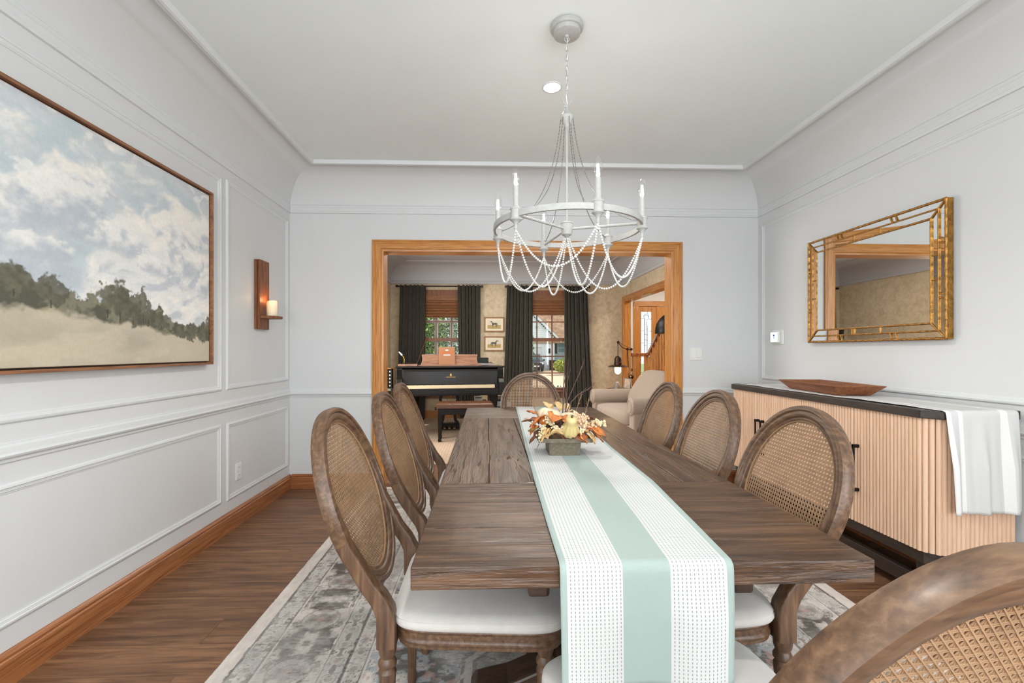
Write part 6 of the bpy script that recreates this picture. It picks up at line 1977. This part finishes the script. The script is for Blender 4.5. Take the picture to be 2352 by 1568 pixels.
# rake boards and roof of the wing
Mrk = MB()
Mrk.prism([(7.75, 2.05), (7.75, 2.32), (0.5, 9.65), (0.5, 9.2)], 47.6, 48.02, 'y').build('rake_board', TRIM, HS, off=hO)
MB().prism([(47.75, 2.25), (55, 9.6), (55, 9.3), (47.8, 2.0)], 4.8, 9.2, 'x').build('roof', SHING, HS, off=hO)
MB().prism([(7.6, 2.3), (2.0, 8.0), (2.0, 8.25), (7.85, 2.35)], 47.62, 55, 'y').build('roof', SHING, HS, off=hO)
MB().box(-2, 5.78, 47.93, 47.99, gz, 1.58).build('garage_door', plain('grey_garage_door', L(206, 208, 206), 0.5), HS, off=hO)
MB().box(5.72, 5.95, 47.88, 48.0, gz, 1.85).build('garage_trim', TRIM, HS, off=hO)
MB().box(-2, 5.95, 47.86, 48.0, 1.58, 1.85).build('garage_trim', TRIM, HS, off=hO)
MB().box(6.86, 7.06, 47.85, 48.05, gz, 2.5).build('corner_board', TRIM, HS, off=hO)
wf = MB().box(7.55, 8.5, 48.92, 49.0, 0.95, 2.08).build('window_frame', TRIM, HS, off=hO)
MB().box(7.63, 8.42, 48.88, 48.93, 1.02, 1.50).build('pane', CARG, wf, off=(0, 0, 0)).location = (-hO[0], -hO[1], -hO[2])
wf2 = MB().box(7.63, 8.42, 48.88, 48.93, 1.56, 2.02).build('pane', CARG, wf, off=hO)
MB().box(7.28, 7.5, 48.94, 49.0, 0.92, 2.1).build('shutter', BLACK, HS, off=hO, bevel=0.01)
MB().box(6.42, 6.62, 47.84, 48.0, 0.95, 1.45).build('wall_lantern', BLACK, HS, off=hO)
MB().box(5.12, 5.26, 47.88, 48.0, 3.55, 3.85).build('wall_lantern', BLACK, HS, off=hO)

# parked car, seen from its front
cO = (4.45, 43.2, gz)
CA = thing('parked_car', 'dark blue car parked on the driveway of the neighbour house', 'car', cO)
side = [(0, 0.32), (0.0, 0.75), (0.12, 0.93), (0.95, 1.08), (1.0, 1.10), (1.75, 1.62), (2.2, 1.70), (3.6, 1.68), (4.3, 1.25), (4.5, 1.15), (4.55, 0.4), (4.4, 0.3)]
R = []
for x, k in ((-0.95, 0.0), (-0.93, 0.35), (-0.80, 1.0), (0.80, 1.0), (0.93, 0.35), (0.95, 0.0)):
    ring = []
    for y, z in side:
        zz = z if z < 0.95 else 0.95 + (z - 0.95) * (0.55 + 0.45 * k) if abs(x) < 0.94 else min(z, 0.95)
        ring.append((x * (1 - 0.12 * max(0, z - 1.0)), y, zz))
    R.append(ring)
MB().rings(R).build('car_body', CARP, CA, smooth=0.5)
MB().prism([(-0.68, 1.12), (0.68, 1.12), (0.58, 1.57), (-0.58, 1.57)], 1.05, 1.70, 'y', M=Matrix.Translation((0, 0, 0))).build('windscreen', CARG, CA)
MB().box(-0.72, 0.72, -0.03, 0.02, 0.62, 0.86).build('grille', BLACK, CA, bevel=0.02)
MB().box(-0.85, 0.85, -0.04, 0.05, 0.34, 0.52).build('bumper', BLACK, CA, bevel=0.02)
for sx in (-1, 1):
    MB().box(min(sx * 0.56, sx * 0.90), max(sx * 0.56, sx * 0.90), -0.02, 0.10, 0.72, 0.90).build('headlamp', WHITEP, CA, bevel=0.03)
    MB().box(min(sx * 0.95, sx * 1.14), max(sx * 0.95, sx * 1.14), 1.1, 1.2, 1.02, 1.20).build('wing_mirror', CARP, CA, bevel=0.03)
    for y in (0.85, 3.6): MB().lathe([(0.20, -0.11), (0.34, -0.11), (0.36, -0.06), (0.36, 0.06), (0.34, 0.11), (0.20, 0.11)], (sx * 0.84, y, 0.36), 22, M=Matrix.Rotation(PI / 2, 4, 'Y')).build('wheel', TYRE, CA, smooth=0.6)
MB().box(-0.06, 0.46, -0.05, -0.03, 0.48, 0.60).build('number_plate', WHITEP, CA)


def foliage(name, cmats, n, fn, size, seed, parent=None, off=(0, 0, 0)):
    """clumped leaves: one mesh of many small folded leaf blades"""
    r = np.random.default_rng(seed)
    P = fn(r, n)
    vs = []; fs = []
    base = np.array([(0, -0.5, 0), (0.5, 0, 0.12), (0, 0.5, 0), (-0.5, 0, 0.12)])
    A = r.normal(size=(n, 3)); A /= np.linalg.norm(A, axis=1)[:, None]
    B = r.normal(size=(n, 3)); B -= (A * B).sum(1)[:, None] * A; B /= np.linalg.norm(B, axis=1)[:, None]
    Cc = np.cross(A, B)
    s = size * r.uniform(0.6, 1.3, n)
    V = (P[:, None, :] + s[:, None, None] * (base[None, :, 0, None] * 0.6 * A[:, None, :] + base[None, :, 1, None] * 1.3 * B[:, None, :] + base[None, :, 2, None] * Cc[:, None, :])).reshape(-1, 3) - np.array(off)
    me = bpy.data.meshes.new(name)
    me.vertices.add(len(V)); me.vertices.foreach_set('co', V.astype(np.float32).ravel())
    q = np.arange(4 * n, dtype=np.int32)
    me.loops.add(4 * n); me.loops.foreach_set('vertex_index', q)
    me.polygons.add(n); me.polygons.foreach_set('loop_start', np.arange(0, 4 * n, 4, dtype=np.int32))
    for m_ in cmats: me.materials.append(m_)
    me.polygons.foreach_set('material_index', r.integers(0, len(cmats), n).astype(np.int32))
    me.update(calc_edges=True); me.validate()
    return inst(name, me, parent)


GL1 = plain('sunlit_leaf', L(176, 200, 108), 0.5, var=0.2, Transmission_Weight=0.0)  # sun and shade put into the leaf colours, dealt out at random
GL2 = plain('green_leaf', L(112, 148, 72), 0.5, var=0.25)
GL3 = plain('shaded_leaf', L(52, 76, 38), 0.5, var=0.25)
YL = plain('yellow_leaf', L(210, 196, 84), 0.5, var=0.2)


def blob(cen, rad, shell=0.55):
    def f(r, n):
        d = r.normal(size=(n, 3)); d /= np.linalg.norm(d, axis=1)[:, None]
        return np.array(cen) + d * (np.array(rad)[None, :] * r.uniform(shell, 1.0, n)[:, None])
    return f


for i, (c_, rad, n, lab) in enumerate((((-2.1, 12.0, 1.35), (1.0, 0.7, 1.9), 17000, 'tall leafy shrub close outside the window, nearest the house corner'), ((-0.80, 13.9, 1.6), (1.2, 0.8, 2.3), 22000, 'tall leafy shrub outside the middle of the window behind the piano'), ((0.35, 12.2, 1.2), (0.9, 0.7, 2.0), 15000, 'tall leafy shrub outside, beside the horse prints end of the window'))):
    T_ = thing('shrub', lab, 'shrub', (c_[0], c_[1], gz), 0, 'shrubs outside the piano window')
    f_ = foliage('foliage', [GL1, GL2, GL2, GL3, GL3], n, blob(c_, rad), 0.060, 20 + i, T_, (c_[0], c_[1], gz)); f_['kind'] = 'stuff'
    m = MB()
    for k in range(5): m.tube([(0.1 * math.cos(k), 0.1 * math.sin(k), 0), (0.35 * math.cos(k * 1.3), 0.3 * math.sin(k * 1.3), 1.2), (0.6 * math.cos(k * 1.3), 0.4 * math.sin(k * 1.3), 2.2)], [0.05, 0.035, 0.015], 6)
    m.build('stems', BARK, T_)
T_ = thing('garden_bush', 'yellow green bush beside the driveway near the house corner', 'bush', (6.6, 38.5, gz))
f_ = foliage('foliage', [GL1, YL, GL2, YL, GL1], 5000, blob((6.6, 38.5, gz + 0.75), (1.05, 0.8, 0.62)), 0.13, 31, T_, (6.6, 38.5, gz)); f_['kind'] = 'stuff'
MB().tube([(0, 0, 0), (0.1, 0, 0.6)], [0.06, 0.03], 6).build('stems', BARK, T_)
T_ = thing('planter_shrub', 'low dark green shrub just below the window with the car view', 'shrub', (1.45, 9.6, gz))
f_ = foliage('foliage', [GL2, GL3, GL2], 2600, blob((1.45, 9.6, 0.05), (0.55, 0.4, 0.43)), 0.07, 33, T_, (1.45, 9.6, gz)); f_['kind'] = 'stuff'
MB().tube([(0, 0, 0), (0.05, 0, 0.6)], [0.05, 0.03], 6).build('stems', BARK, T_)
T_ = thing('waste_bin', 'dark wheeled bin standing at the neighbour house wall', 'bin', (6.75, 47.4, gz))
MB().rings([[(-0.25, -0.25, 0), (0.25, -0.25, 0), (0.25, 0.25, 0), (-0.25, 0.25, 0)], [(-0.31, -0.31, 0.95), (0.31, -0.31, 0.95), (0.31, 0.31, 0.95), (-0.31, 0.31, 0.95)]]).build('bin_body', BLACK, T_, bevel=0.02)
MB().box(-0.33, 0.33, -0.34, 0.33, 0.95, 1.03).build('lid', BLACK, T_, bevel=0.02)
